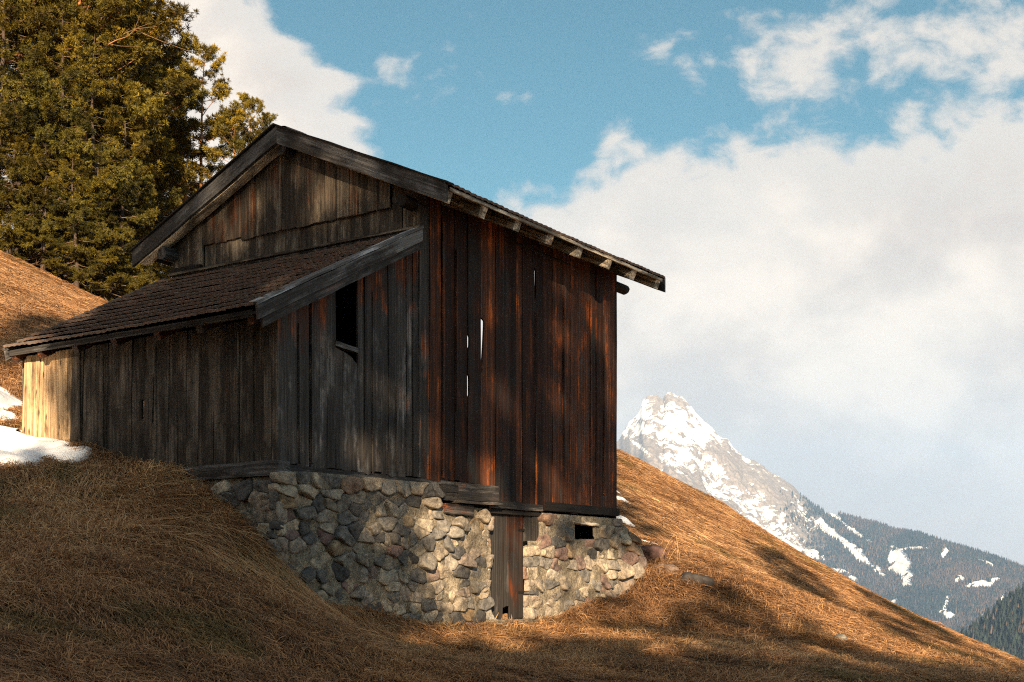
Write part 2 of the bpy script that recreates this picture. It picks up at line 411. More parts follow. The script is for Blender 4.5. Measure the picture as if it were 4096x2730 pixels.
# window bay of the lean-to: short boards below a sill, dark opening above
mb = MB()
for a0, a1, zt0, zt1 in [(.975, 1.1, 2.72, 2.69), (1.105, 1.24, 2.69, 2.65), (1.245, 1.365, 2.65, 2.56)]:
    vboard(mb, F_side, a0, a1, 1.27, 1.26, zt0, zt1, -.01, .026, .05, random.uniform(.6, 1.))
hatch = mb.build('hatch', M['side'], barn); hatch['label'] = 'short grey boards under the dark window'
mb = MB(); beam(mb, (.95, .03, 2.765), (1.372, .04, 2.74), (0, 0, 1), .08, .06, .5)
mb.build('window_sill', M['beam'], hatch)

# ---- lean-to front wall
mb = MB()
S = [.0, .1, .22, .39, .61, .84, 1.07, 1.33, 1.54, 1.69, 1.85, 2.08, 2.29, 2.42, 2.55, 2.79, 3.03, 3.27, 3.51, 3.63, 3.74, 4.04, 4.32, 4.45, 4.56, 4.80]
zbot = lerp_tab([(0, 1.29), (1.1, 1.27), (1.3, 1.2), (1.54, 1.28), (1.86, 1.33), (2.58, 1.4), (3.23, 1.52), (4.04, 1.6), (4.82, 1.75)])
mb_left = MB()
for i in range(len(S) - 1):
    a0, a1 = S[i], S[i + 1]; g = random.uniform(.001, .005)
    zb = zbot((a0 + a1) / 2) + (random.uniform(-.02, .01) if a0 < 1.1 else -.12)
    el = None
    if abs(a0 - 2.08) < 1e-6: el = lambda z: .058 if 1.86 < z < 2.47 else 0.
    if abs(a0 - 2.29) < 1e-6: el = lambda z: .05 if 1.92 < z < 2.15 else 0.
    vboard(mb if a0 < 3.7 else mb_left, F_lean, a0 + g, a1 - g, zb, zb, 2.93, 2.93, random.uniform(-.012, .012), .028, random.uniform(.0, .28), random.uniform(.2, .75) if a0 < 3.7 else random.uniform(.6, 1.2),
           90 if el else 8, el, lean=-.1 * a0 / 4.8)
for a, z0, z1, w in [(2.06, 1.5, 2.8, .03), (3.05, 1.6, 2.8, .025), (3.52, 1.6, 2.85, .03), (.62, 1.3, 2.8, .025)]:
    vboard(mb, F_lean, a - w / 2, a + w / 2, z0, z0, z1, z1, .024, .014, .1, random.uniform(.4, .8), 6)
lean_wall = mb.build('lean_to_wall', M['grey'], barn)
lb = mb_left.build('end_boards', M['sun_painted'], lean_wall); lb['label'] = 'paler knotty boards at the left end of the lean-to, sunlight painted into their colour'

# ---- gable wall: upper boards lap over the lower ones
mb = MB()
gs = [-.0, .1, .27, .44, .66, .83, .98, 1.14, 1.36, 1.59, 1.87, 2.11, 2.4, 2.69, 2.94, 3.24, 3.53, 3.78, 4.03, 4.36, 4.69]
for i in range(len(gs) - 1):
    a0, a1 = gs[i], gs[i + 1]; g = random.uniform(.001, .004); mid = (a0 + a1) / 2
    rt0, rt1 = roof_z(a0) - .1, roof_z(a1) - .1
    if mid < 2.22 < a1: rt1 = rt0
    lz = 4.40
    if mid < 4.03:
        vboard(mb, F_gable, a0 + g, a1 - g, lz - .1, lz - .1, 4.9, 4.9, random.uniform(-.02, -.01), .025, random.uniform(-.1, .2), random.uniform(.5, 1.), 6)
        off = .035 if mid < 2.75 else (.028 if mid < 3.24 else .02)
        gg = .012 if abs(a1 - 2.94) < .01 or abs(a0 - 2.94) < .01 else g
        lo = 4.84 + random.uniform(-.012, .012) + (0 if mid < 3.24 else .03)
        if a0 > .4:
            vboard(mb, F_gable, a0 + gg, a1 - gg, lo, lo, max(lo + .05, rt0), max(lo + .05, rt1), off + random.uniform(-.006, .006), .026,
                   random.uniform(.1, .45) + (.25 if 2.9 < mid < 4.1 else 0), random.uniform(.3, .8), 6)
        else:
            vboard(mb, F_gable, a0 + g, a1 - g, 4.9, 4.9, rt0, rt1, -.012, .025, .15, .5, 4)
    else:
        vboard(mb, F_gable, a0 + g, a1 - g, 4.36, 4.36, rt0, rt1, .03, .03, .1, .9, 6)
gable = mb.build('gable_wall', M['pale'], barn)
mb = MB(); beam(mb, (2.47, 4.02, 4.55), (2.47, 4.66, 4.56), (0, 0, 1), .06, .07, .2); mb.build('cleat', M['dark'], gable)

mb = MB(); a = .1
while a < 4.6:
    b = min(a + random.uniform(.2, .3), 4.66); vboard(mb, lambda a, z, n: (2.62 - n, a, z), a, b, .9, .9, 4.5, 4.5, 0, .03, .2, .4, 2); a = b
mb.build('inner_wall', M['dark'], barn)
# ---- hidden walls, with the loft opening that lets the sky through the cracks
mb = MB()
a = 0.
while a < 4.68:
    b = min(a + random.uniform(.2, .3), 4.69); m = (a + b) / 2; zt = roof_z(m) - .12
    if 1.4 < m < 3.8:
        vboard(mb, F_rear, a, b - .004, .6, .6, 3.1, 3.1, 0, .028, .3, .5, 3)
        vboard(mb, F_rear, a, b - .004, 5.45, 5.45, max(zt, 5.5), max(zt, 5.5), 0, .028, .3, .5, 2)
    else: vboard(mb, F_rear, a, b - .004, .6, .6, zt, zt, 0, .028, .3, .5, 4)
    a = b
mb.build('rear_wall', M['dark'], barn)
mb = MB(); a = 2.53
while a < 7.77:
    b = min(a + random.uniform(.2, .3), 7.78); vboard(mb, F_far, a, b - .003, .9, .9, 5., 5., 0, .028, .3, .5, 3); a = b
a = .03
while a < 2.5:
    b = min(a + random.uniform(.2, .3), 2.53); m = (a + b) / 2; zt = lean_z(m) - .1
    if 1.8 < m < 2.53:
        vboard(mb, F_far, a, b - .003, 1., 1., 2.1, 2.1, .1, .028, .3, .5, 3); vboard(mb, F_far, a, b - .003, 3.1, 3.1, zt, zt, .1, .028, .3, .5, 2)
    else: vboard(mb, F_far, a, b - .003, 1., 1., zt, zt, .1, .028, .3, .5, 3)
    a = b
mb.build('hill_side_wall', M['grey'], barn)
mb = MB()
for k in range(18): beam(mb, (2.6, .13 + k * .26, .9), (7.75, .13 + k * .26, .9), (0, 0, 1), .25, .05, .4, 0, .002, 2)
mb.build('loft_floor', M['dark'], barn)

# ---- sills and odd timbers
mb = MB()
beam(mb, (.03, -.06, 1.215), (.03, 1.45, 1.2), (0, 0, 1), .2, .16, .35, 0, .008, 8)
beam(mb, (.12, .1, 1.2), (4.25, .1, 1.2), (0, 0, 1), .2, .12, .3, 0, .006, 8)
sill = mb.build('sill_beam', M['beam'], barn)
mb = MB(); beam(mb, (5.6, .07, 1.035), (7.84, .07, 1.035), (0, 0, 1), .2, .13, .25, .1, .006, 8)
mb.build('sill_beam', M['dark'], barn)
mb = MB()
vb = [(3.32, 4.27, 1.13, .23, .045, .35), (3.25, 4.24, .985, .035, .14, .9), (3.06, 3.66, .885, .14, .06, .25), (2.97, 3.35, 1.16, .1, .05, .2), (3.02, 3.4, 1.05, .11, .03, .5), (4.1, 5.5, 1.0, .1, -.06, .2)]
for a0, a1, z, hgt, n, tn in vb:
    beam(mb, (a0, -n / 2, z), (a1, -n / 2, z + random.uniform(-.01, .01)), (0, 0, 1), .05 + abs(n), hgt, tn, .15, .006, 6)
mb.build('horizontal_board', M['side'], barn)

# ---- cellar door
door = tag(empty('cellar_door', (0, 0, 0)), None); door.parent = barn
mb = MB()
for a0, a1, zb, zt, tn, w in [(4.165, 4.585, -.66, .95, .35, .1), (4.59, 4.735, -.47, .95, .3, .2), (4.745, 5.1, -.65, .95, .1, .4)]:
    vboard(mb, F_side, a0, a1, zb, zb + .02, zt, zt, -.07 + random.uniform(-.01, .01), .03, (lambda w: lambda a, z: w + .3 * (z > .2))(w), tn, 8)
mb.build('door_panel', M['side'], door)
mb = MB(); beam(mb, (4.95, .06, .66), (5.12, .06, .655), (0, 0, 1), .02, .035, .2); mb.build('hinge', M['dark'], door)
mb = MB(); beam(mb, (4.95, .06, -.25), (5.12, .06, -.255), (0, 0, 1), .02, .035, .2); mb.build('hinge', M['dark'], door)
mb = MB()
vboard(mb, F_side, 5.115, 5.3, .5, .5, .97, .97, -.05, .04, .1, .4); vboard(mb, F_side, 5.31, 5.47, .52, .52, .96, .96, -.03, .04, .1, .6)
mb.build('side_panel', M['side'], door)
mb = MB(); beam(mb, (4.1, .2, -.2), (4.1, .2, 1.), (1, 0, 0), .1, .1, .2); mb.build('door_post', M['side'], door)

# ================================================================== roofs
def tile_roof(mb, P00, P10, P01, P11, nc, amp=.014, per=.122, over=.14, lip=.028):
    """P00-P10 eave, P01-P11 ridge; every course laps the one below, wavy lower lip"""
    P00, P10, P01, P11 = map(Vector, (P00, P10, P01, P11))
    L = (P10 - P00).length; nj = int(L / .0305); tpt = 8
    nrm = (P10 - P00).cross(P01 - P00).normalized()
    if nrm.z < 0: nrm = -nrm
    for i in range(nc):
        s0 = i / nc - .004; s1 = min(1., (i + 1) / nc + over / nc)
        nt = nj // tpt + 2
        jh = [random.uniform(-.004, .006) for _ in range(nt)]; js = [random.uniform(-.05, .05) / nc for _ in range(nt)]
        tn = [min(1, max(0, random.gauss(.42, .14))) for _ in range(nt)]
        sh = (i % 2) * 4
        V = []; T = []
        for j in range(nj + 1):
            u = j / nj; q = (j + sh) // tpt
            wv = amp * abs(math.sin(math.pi * u * L / per)) - amp * .5
            E0 = P00.lerp(P10, u); R0 = P01.lerp(P11, u)
            sag = -.02 * math.sin(math.pi * u)
            a = E0.lerp(R0, s0 + js[q]); b = E0.lerp(R0, s1)
            V += [tuple(a + nrm * (jh[q] + wv + lip - .03 + sag)), tuple(a + nrm * (jh[q] + wv + lip + sag)), tuple(b + nrm * (jh[q] * .3 + wv + .004 + sag))]
            T += [tn[q]] * 3
        fs = []
        for j in range(nj):
            o = j * 3; fs += [(o, o + 3, o + 4, o + 1), (o + 1, o + 4, o + 5, o + 2)]
        mb.add(V, fs, None, T)

def slab(mb, P00, P10, P01, P11, d0, d1, nb, tint=.3):
    """boarded soffit: nb boards running along the eave"""
    P00, P10, P01, P11 = map(Vector, (P00, P10, P01, P11))
    for k in range(nb):
        a, b = k / nb, (k + .97) / nb
        p = [P00.lerp(P01, a), P10.lerp(P11, a), P10.lerp(P11, b), P00.lerp(P01, b)]
        V = [tuple(q + Vector((0, 0, -d0))) for q in p] + [tuple(q + Vector((0, 0, -d1))) for q in p]
        ox = random.uniform(0, 30); L = (P10 - P00).length
        G = [(ox, 0, 0), (ox, 0, L), (ox + .2, 0, L), (ox + .2, 0, 0)] * 2
        mb.add(V, [(0, 1, 2, 3), (7, 6, 5, 4), (0, 4, 5, 1), (1, 5, 6, 2), (2, 6, 7, 3), (3, 7, 4, 0)], G, tint + random.uniform(-.1, .2), .2)

RF, RB = 2.25, 8.12
eR, eL, zR, zL, lr, zr = -.7, 5.25, 4.875, 4.885, 2.22, 6.18
mb = MB()
tile_roof(mb, (RF, eR, zR), (RB, eR, zR), (RF, lr, zr), (RB, lr, zr), 14)
tile_roof(mb, (RF, eL, zL), (RB, eL, zL), (RF, lr, zr), (RB, lr, zr), 14)
main_roof = mb.build('main_roof', M['tile'], barn)
mb = MB()
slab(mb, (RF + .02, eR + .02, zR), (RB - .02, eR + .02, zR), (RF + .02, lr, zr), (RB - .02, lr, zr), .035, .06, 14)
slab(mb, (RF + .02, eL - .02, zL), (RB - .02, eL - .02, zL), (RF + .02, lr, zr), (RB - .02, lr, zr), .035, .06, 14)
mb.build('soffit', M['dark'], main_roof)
mb = MB(); beam(mb, (RF + .05, eR + .015, zR - .045), (RB - .05, eR + .015, zR - .05), (0, 0, 1), .025, .045, .8, .05, .003, 14)
mb.build('eave_batten', M['raft'], main_roof)
# rafters
for k, x in enumerate([2.33, 3.1, 3.9, 4.72, 5.52, 6.37, 7.16, 7.97]):
    for sgn in (0, 1):
        mb = MB()
        e, ez = (eR + .03 + random.uniform(0, .04), zR - .145) if sgn == 0 else (eL - .1, zL - .135)
        w, hh = random.uniform(.14, .17), random.uniform(.16, .19)
        p0 = Vector((x, e, ez + .03)); p1 = Vector((x + random.uniform(-.03, .03), lr, zr - .13))
        beam(mb, p0, p1, (0, 0, 1), w, hh, random.uniform(.6, 1.), random.uniform(0, .35), .007, 6)
        mb.build('rafter', M['raft'], main_roof)
# purlins, wall plates
for (l, z, r, x0, x1) in [(2.22, 5.9, .085, 2.3, 8.05), (.09, 4.83, .085, 2.3, 8.24), (4.66, 4.8, .1, 2.27, 8.1)]:
    mb = MB(); log(mb, (x0, l, z), (x1, l, z - .03), r, .5); mb.build('purlin', M['dark'] if l == .09 else M['beam'], main_roof)
# verge boards front and back
def barge(p0, p1, h, y_drop, th, x, tint):
    mb = MB(); d = Vector(p1) - Vector(p0)
    n = 14; V = []; G = []; ox = random.uniform(0, 30)
    for k in range(n + 1):
        t = k / n; q = Vector(p0) + d * t
        w = .004 * math.sin(t * 17 + ox)
        for (dx, dz) in ((0, y_drop), (th, y_drop), (th, y_drop - h), (0, y_drop - h)):
            V.append((x + dx, q.y, q.z + dz + w + random.uniform(-.002, .002))); G.append((ox + dz, dx, d.length * t))
    fs = [(o + j, o + (j + 1) % 4, o + 4 + (j + 1) % 4, o + 4 + j) for o in range(0, n * 4, 4) for j in range(4)]
    fs += [(3, 2, 1, 0), tuple(n * 4 + j for j in range(4))]
    mb.add(V, fs, G, tint, .05); return mb
for x in (2.205, 8.13):
    barge((0, eR - .0, zR + .0), (0, lr - .001, zr + .0), .245, .012, .045, x, .65).build('verge_board', M['beam'], main_roof)
    barge((0, lr + .001, zr), (0, eL, zL), .23, .012, .045, x, .5).build('verge_board', M['beam'], main_roof)
mb = barge((0, eR - .05, zR - .022), (0, lr + .03, zr), .022, .037, .14, 2.17, .45)
mb.build('verge_cap', M['dark'], main_roof)
mb = barge((0, lr + .03, zr), (0, eL + .02, zL - .008), .022, .037, .14, 2.17, .4)
mb.build('verge_cap', M['dark'], main_roof)
mb = MB()
for j in range(18):                                # ridge tiles
    x0 = 2.32 + j * .325; ring = []
    V = []
    for x, rr in ((x0, .1), (x0 + .35, .115)):
        for q in range(7):
            a = math.pi * q / 6; V.append((x, lr + rr * math.cos(a), zr - .035 + rr * .75 * math.sin(a)))
    mb.add(V, [(q, q + 1, q + 8, q + 7) for q in range(6)], None, random.uniform(.2, .7))
mb.build('ridge_tile', M['tile'], main_roof)

# ---- lean-to roof
BR, BL, TR, TL = (-.46, -.12, 2.925), (-.2, 4.84, 3.0), (2.5, -.12, 4.43), (2.5, 4.74, 4.45)
mb = MB(); tile_roof(mb, BR, BL, TR, TL, 13, .011, .124, .14, .066)
lean_roof = mb.build('lean_to_roof', M['tile'], barn)
mb = MB(); slab(mb, (-.44, -.1, 2.925), (-.18, 4.82, 3.0), (2.49, -.1, 4.43), (2.49, 4.72, 4.45), .035, .06, 12); mb.build('soffit', M['dark'], lean_roof)
for l in (.06, .95, 1.72, 2.55, 3.35, 4.12, 4.72):
    mb = MB(); e = -.36 + .22 * l / 4.8
    beam(mb, (e, l, 2.83 + .05 * l / 4.8), (2.5, l, 4.31), (0, 0, 1), .1, .11, random.uniform(.5, 1.), random.uniform(.5, 1.), .006, 5)
    mb.build('rafter', M['beam'], lean_roof)
# verge board with a cap board, on the right edge
def yplank(mb, x0, z0, x1, z1, y, th, h, tint, warm=0., n=12):
    V = []; G = []; ox = random.uniform(0, 30); L = math.hypot(x1 - x0, z1 - z0)
    for k in range(n + 1):
        t = k / n; x = x0 + (x1 - x0) * t; z = z0 + (z1 - z0) * t + .003 * math.sin(t * 21 + ox)
        for (dy, dz) in ((0, 0), (th, 0), (th, -h), (0, -h)):
            V.append((x + (.02 if dz else 0) * (k == 0), y + dy + random.uniform(-.001, .001), z + dz + random.uniform(-.002, .002))); G.append((ox + dz + dy, dy, L * t))
    fs = [(o + j, o + 4 + j, o + 4 + (j + 1) % 4, o + (j + 1) % 4) for o in range(0, n * 4, 4) for j in range(4)]
    fs += [(0, 1, 2, 3), tuple(n * 4 + j for j in (3, 2, 1, 0))]
    mb.add(V, fs, G, tint, warm)
mb = MB(); yplank(mb, -.47, 2.945, 2.44, 4.45, -.155, .035, .155, .85); yplank(mb, -.36, 2.86, 2.46, 4.33, -.117, .03, .13, .5, .35)
vbd = mb.build('verge_board', M['beam'], lean_roof)
mb = MB(); yplank(mb, -.49, 2.975, 2.45, 4.49, -.165, .2, .027, 1.); mb.build('verge_cap', M['cap'], vbd)
mb = MB(); yplank(mb, -.2, 3.03, 2.5, 4.5, 4.8, .12, .03, .6); yplank(mb, -.2, 2.99, 2.5, 4.46, 4.84, .03, .12, .4); mb.build('verge_board', M['beam'], lean_roof)
mb = MB(); beam(mb, (2.46, -.1, 4.49), (2.46, 4.7, 4.505), (0, 0, 1), .09, .03, .9); mb.build('flashing_board', M['pale'], lean_roof)
mb = MB(); beam(mb, (-.4, -.02, 2.885), (-.17, 4.78, 2.955), (0, 0, 1), .03, .07, .4, .1); mb.build('fascia', M['beam'], lean_roof)

# ================================================================== rubble stone
def clip_poly(poly, nx, ny, c):
    out = []
    for i in range(len(poly)):
        a = poly[i]; b = poly[(i + 1) % len(poly)]
        da = nx * a[0] + ny * a[1] - c; db = nx * b[0] + ny * b[1] - c
        if da <= 0: out.append(a)
        if (da < 0 < db) or (db < 0 < da):
            t = da / (da - db); out.append((a[0] + (b[0] - a[0]) * t, a[1] + (b[1] - a[1]) * t))
    return out

def rubble(F, a0, a1, zb, ztop, holes=(), skip=None, parent=None, size=.2, seed=1, big=None):
    """coursed-ish rubble: Voronoi cells in wall coordinates, every cell one rounded stone, mortar sheet behind"""
    rs = random.Random(seed)
    pts = []; z = zb
    while z < 1.4:
        hrow = size * rs.choice((.34, .45, .6, .75, .95)); a = a0 - rs.uniform(0, .2)
        while a < a1 + .1:
            w = size * rs.choice((.5, .7, .9, 1.1, 1.35, 1.6, 1.9, 2.3))
            p = (a + w / 2, z + hrow / 2 + rs.uniform(-.22, .22) * hrow)
            pts.append(p); a += w
        z += hrow * .92
    P = np.array(pts); sm = MB(); mo = MB(); AN = 1.45
    for i, (px, pz) in enumerate(pts):
        if not (a0 - .08 < px < a1 + .08): continue
        zt = ztop(px)
        if pz > zt - .015 or pz < zb: continue
        if any(h[0] - .03 < px < h[1] + .03 and h[2] - .02 < pz < h[3] + .02 for h in holes): continue
        if skip and rs.random() < skip(px, pz): continue
        poly = [(px - .35, pz - .3), (px + .35, pz - .3), (px + .35, pz + .3), (px - .35, pz + .3)]
        d = (P[:, 0] - px) ** 2 + ((P[:, 1] - pz) * AN) ** 2
        for j in np.argsort(d)[1:22]:
            qx, qz = pts[j]; nx, ny = qx - px, (qz - pz) * AN * AN
            cst = nx * (px + qx) / 2 + ny * (pz + qz) / 2
            poly = clip_poly(poly, nx, ny, cst)
            if len(poly) < 3: break
        if len(poly) < 3: continue
        poly = clip_poly(poly, 1, 0, a1 + .03); poly = clip_poly(poly, -1, 0, -(a0 - .03)) if len(poly) > 2 else poly
        if len(poly) < 3: continue
        sl = (ztop(px + .05) - ztop(px - .05)) / .1; sl = max(-1.5, min(1.5, sl))
        poly = clip_poly(poly, -sl, 1, zt - sl * px)
        for h in holes:
            if h[2] < pz < h[3]: poly = clip_poly(poly, 1, 0, h[0]) if px < h[0] else clip_poly(poly, -1, 0, -h[1])
            elif h[0] < px < h[1]: poly = clip_poly(poly, 0, 1, h[2]) if pz < h[2] else clip_poly(poly, 0, -1, -h[3])
            if len(poly) < 3: break
        if len(poly) < 3: continue
        cx = sum(p[0] for p in poly) / len(poly); cz = sum(p[1] for p in poly) / len(poly)
        gap = rs.uniform(.002, .009)
        q = []
        for p in poly:
            dx, dz = p[0] - cx, p[1] - cz; L = math.hypot(dx, dz) + 1e-6; k = max(.3, (L - gap) / L); q.append((cx + dx * k, cz + dz * k))
        c1 = rs.choice((.03, .05, .08, .13))
        for it in range(rs.choice((1, 1, 2))):                              # round the corners
            r2 = []; cut = c1 if it == 0 else .25
            for k in range(len(q)):
                a, b = q[k], q[(k + 1) % len(q)]
                r2 += [(a[0] + (b[0] - a[0]) * cut, a[1] + (b[1] - a[1]) * cut), (a[0] + (b[0] - a[0]) * (1 - cut), a[1] + (b[1] - a[1]) * (1 - cut))]
            q = r2
        per = [0.]
        for k in range(len(q)):
            per.append(per[-1] + math.hypot(q[(k + 1) % len(q)][0] - q[k][0], q[(k + 1) % len(q)][1] - q[k][1]))
        NS = 26; ring = []
        for k in range(NS):
            s = per[-1] * k / NS; idx = max(j for j in range(len(per) - 1) if per[j] <= s)
            t = (s - per[idx]) / max(1e-9, per[idx + 1] - per[idx]); a, b = q[idx], q[(idx + 1) % len(q)]
            ring.append((a[0] + (b[0] - a[0]) * t, a[1] + (b[1] - a[1]) * t))
        xs = [p[0] for p in ring]; zs = [p[1] for p in ring]; rad = math.sqrt(max(1e-4, (max(xs) - min(xs)) * (max(zs) - min(zs)))) / 2
        bl = min(.08, rad * rs.uniform(.2, .5)); tx, tz = rs.uniform(-.22, .22), rs.uniform(-.3, .2)
        base = rs.uniform(-.03, .035); so = rs.uniform(0, 50)
        V = []; rings = [(1., -.08), (1.0, .5), (.97, .8), (.9, .94), (.7, 1.), (.38, 1.02)]
        for sc, dp in rings:
            for p in ring:
                u, w = (p[0] - cx) * sc, (p[1] - cz) * sc
                nz = .042 * float(fbm(np.float64((cx + u) * 9 + so), np.float64((cz + w) * 9 + so), 3, 4)) * (dp > 0)
                fc = .035 * float(vn(np.float64((cx + u) * 4 + so), np.float64((cz + w) * 4 - so), 9)) * (dp > .3)
                V.append(F(cx + u, cz + w, base + (dp * bl if dp > 0 else dp) + (tx * u + tz * w) * max(0, dp) * 1.2 + nz + fc))
        V.append(F(cx, cz, base + bl * 1.03))
        fs = [(r * NS + k, r * NS + (k + 1) % NS, (r + 1) * NS + (k + 1) % NS, (r + 1) * NS + k) for r in range(len(rings) - 1) for k in range(NS)]
        o = (len(rings) - 1) * NS; fs += [(o + k, o + (k + 1) % NS, len(V) - 1) for k in range(NS)]
        tn = rs.random(); tn = big(px, pz, tn) if big else tn
        ox = rs.uniform(0, 20)
        sm.add(V, fs, [(v[0] + ox, v[1], v[2]) for v in V], tn)
    # mortar
    na = max(4, int((a1 - a0) / .035)); nz = 46; V = []
    for i in range(na + 1):
        a = a0 + (a1 - a0) * i / na; zt = ztop(a)
        for k in range(nz):
            zz = zb + (zt - zb) * k / (nz - 1)
            V.append(F(a, zz, .012 + .045 * float(fbm(np.float64(a * 6), np.float64(zz * 6), 4, seed + 5)) + (.02 if skip and skip(a, zz) > .4 else 0)))
        V.append(F(a, zt + .01, -.2)); V.append(F(a, zt, -.42))
    m = nz + 2; fs = []
    for i in range(na):
        for k in range(m - 1):
            ac = a0 + (a1 - a0) * (i + .5) / na; zc = zb + (ztop(ac) - zb) * (k + .5) / (nz - 1)
            if any(h[0] < ac < h[1] and h[2] < zc < h[3] for h in holes): continue
            fs.append((i * m + k, (i + 1) * m + k, (i + 1) * m + k + 1, i * m + k + 1))
    mo.add(V, fs)
    so = sm.build('stone_wall', M['stone'], parent, True)
    mo.build('mortar', M['mortar'], so, True)
    return so

def shade_tint_left(px, pz, t):     # shade towards the left corner painted in as darker, greyer stone tints
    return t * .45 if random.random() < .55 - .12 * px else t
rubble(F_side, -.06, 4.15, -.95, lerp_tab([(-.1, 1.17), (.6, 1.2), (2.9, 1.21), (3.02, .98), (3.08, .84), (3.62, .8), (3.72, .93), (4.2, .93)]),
       parent=barn, size=.235, seed=3, big=shade_tint_left)
rubble(F_lean, -.04, 2.3, -.4, lerp_tab([(-.1, 1.13), (1.4, 1.12), (2.3, 1.2)]), parent=barn, size=.25, seed=8, big=lambda x, z, t: t * .75)
def plaster(px, pz): return .62 if 5.9 < px < 7.2 and pz < .25 and pz < .9 - .14 * px + .35 else (.12 if px < 7 else 0.)
rubble(F_side, 5.12, 7.86, -.95, lerp_tab([(5.1, .5), (5.46, .51), (5.5, .93), (7.9, .93)]), [(6.46, 7.0, .57, .79)], plaster, barn, .26, 12)
rubble(lambda a, z, n: (a, -n + .25 * max(0, a - 8.2) - .12 * min(1, a - 7.8), z), 7.82, 9.0, -.6, lerp_tab([(7.8, .9), (7.95, .84), (8.2, .7), (8.5, .52), (8.8, .3), (9.05, .05)]), parent=barn, size=.33, seed=23,
       big=lambda x, z, t: .3 + t * .6)
mb = MB(); beam(mb, (6.38, .0, .825), (7.12, .0, .8), (0, 0, 1), .12, .045, 1.); mb.build('lintel', M['raft'], barn)
mb = MB(); beam(mb, (4.1, -.02, -.69), (5.1, .0, -.71), (0, 0, 1), .3, .12, .5, 0, .015, 10); mb.build('doorstep', M['mortar'], barn)
# ================================================================== GROUND
def axis(lo, hi, step, far, grow=1.13):
    a = list(np.arange(lo, hi + 1e-6, step)); s = step; x = a[-1]; up = []
    while x < far: s *= grow; x += s; up.append(x)
    s = step; x = a[0]; dn = []
    while x > -far: s *= grow; x -= s; dn.append(x)
    return np.array(dn[::-1] + a + up)
gx = axis(-14, 20, .16, 3200); gy = axis(5, 44, .16, 3200)
X, Y = np.meshgrid(gx, gy); Z = ground_z(X, Y)
# keep the soil out of the barn's inside
rl, ll = barn_local(X, Y)
ins = (rl > .25) & (rl < 7.6) & (ll > .35) & (ll < 4.5)
Z = np.where(ins, np.minimum(Z, np.where(rl < 2.4, .6, .3)), Z)
nx, ny = len(gx), len(gy)
idx = np.arange(nx * ny).reshape(ny, nx)
F4 = np.stack([idx[:-1, :-1], idx[:-1, 1:], idx[1:, 1:], idx[1:, :-1]], -1).reshape(-1, 4)
ground = np_mesh('ground', np.stack([X, Y, Z], -1).reshape(-1, 3), [F4], M['ground'], smooth=True)
tag(ground, 'steep meadow of dry brown grass falling to the right', None, None, 'structure')

# ------------------------------------------------------------------ snow patches
def capsules(x, y, caps):
    d = np.full(np.shape(x), 9.)
    for (ax, ay, bx, by, r) in caps:
        vx, vy = bx - ax, by - ay; L2 = vx * vx + vy * vy + 1e-9
        t = np.clip(((x - ax) * vx + (y - ay) * vy) / L2, 0, 1)
        d = np.minimum(d, np.hypot(x - ax - vx * t, y - ay - vy * t) - r)
    return -d
SNOW = [
    ('broad snow patch lying against the left end of the barn', [(-10.5, 17.1, -7.2, 16.05, .95), (-7.2, 16.0, -6.1, 15.8, .55), (-6.3, 15.8, -5.45, 15.5, .26), (-7.6, 15.5, -6.0, 15.25, .3)], .05, .6),
    ('bright bank of snow on the meadow behind the left end of the barn', [(-14, 19.6, -9.0, 19.1, 1.35), (-9.4, 18.4, -8.1, 17.9, .9)], .34, .12),
    ('small torn snow patch just right of the barn wall, the higher one', [(1.9, 28.6, 2.7, 28.8, .12), ], .08, .3),
    ('faint sliver of snow against the barn wall, above the torn patch', [(1.9, 29.5, 2.5, 29.6, .1)], .06, .2),
    ('small bright snow patch just above the stone corner', [(1.4, 25.6, 2.35, 25.45, .18)], .08, .25),
    ('thin streak of snow in the grass right of the stone corner', [(2.33, 23.72, 2.75, 23.55, .05)], .05, .05),
]
def snow_field(x, y, caps, rough):
    return capsules(x, y, caps) + rough * .45 * fbm(x * 2.2, y * 2.2, 4, 31)
for lab, caps, thick, rough in SNOW:
    c = np.array(caps); x0, x1 = min(c[:, 0].min(), c[:, 2].min()) - c[:, 4].max() - .3, max(c[:, 0].max(), c[:, 2].max()) + c[:, 4].max() + .3
    y0, y1 = min(c[:, 1].min(), c[:, 3].min()) - c[:, 4].max() - .3, max(c[:, 1].max(), c[:, 3].max()) + c[:, 4].max() + .3
    st = max(.02, min(.05, (x1 - x0) / 110)); sx = np.arange(x0, x1, st); sy = np.arange(y0, y1, st)
    SX, SY = np.meshgrid(sx, sy); fl = snow_field(SX, SY, caps, rough)
    SZ = ground_z(SX, SY) + np.where(fl > 0, .035 + thick * sstep(0, thick * 2.6, fl), -.06 + np.clip(fl, -.4, 0) * .3) + .012 * fbm(SX * 4, SY * 4, 3, 77)
    r_, l_ = barn_local(SX, SY); keep = (fl > -.12) & ~((r_ > -.03) & (r_ < 7.8) & (l_ < 4.9) & (l_ > 0))
    ii = np.arange(SX.size).reshape(SX.shape)
    q = np.stack([ii[:-1, :-1], ii[:-1, 1:], ii[1:, 1:], ii[1:, :-1]], -1).reshape(-1, 4)
    q = q[keep.ravel()[q].all(1)]
    used = np.unique(q); rem = np.full(SX.size, -1); rem[used] = np.arange(len(used))
    o = np_mesh('snow_patch', np.stack([SX, SY, SZ], -1).reshape(-1, 3)[used], [rem[q]], M['snow'], smooth=True)
    tag(o, lab, 'snow', 'patches of old snow')

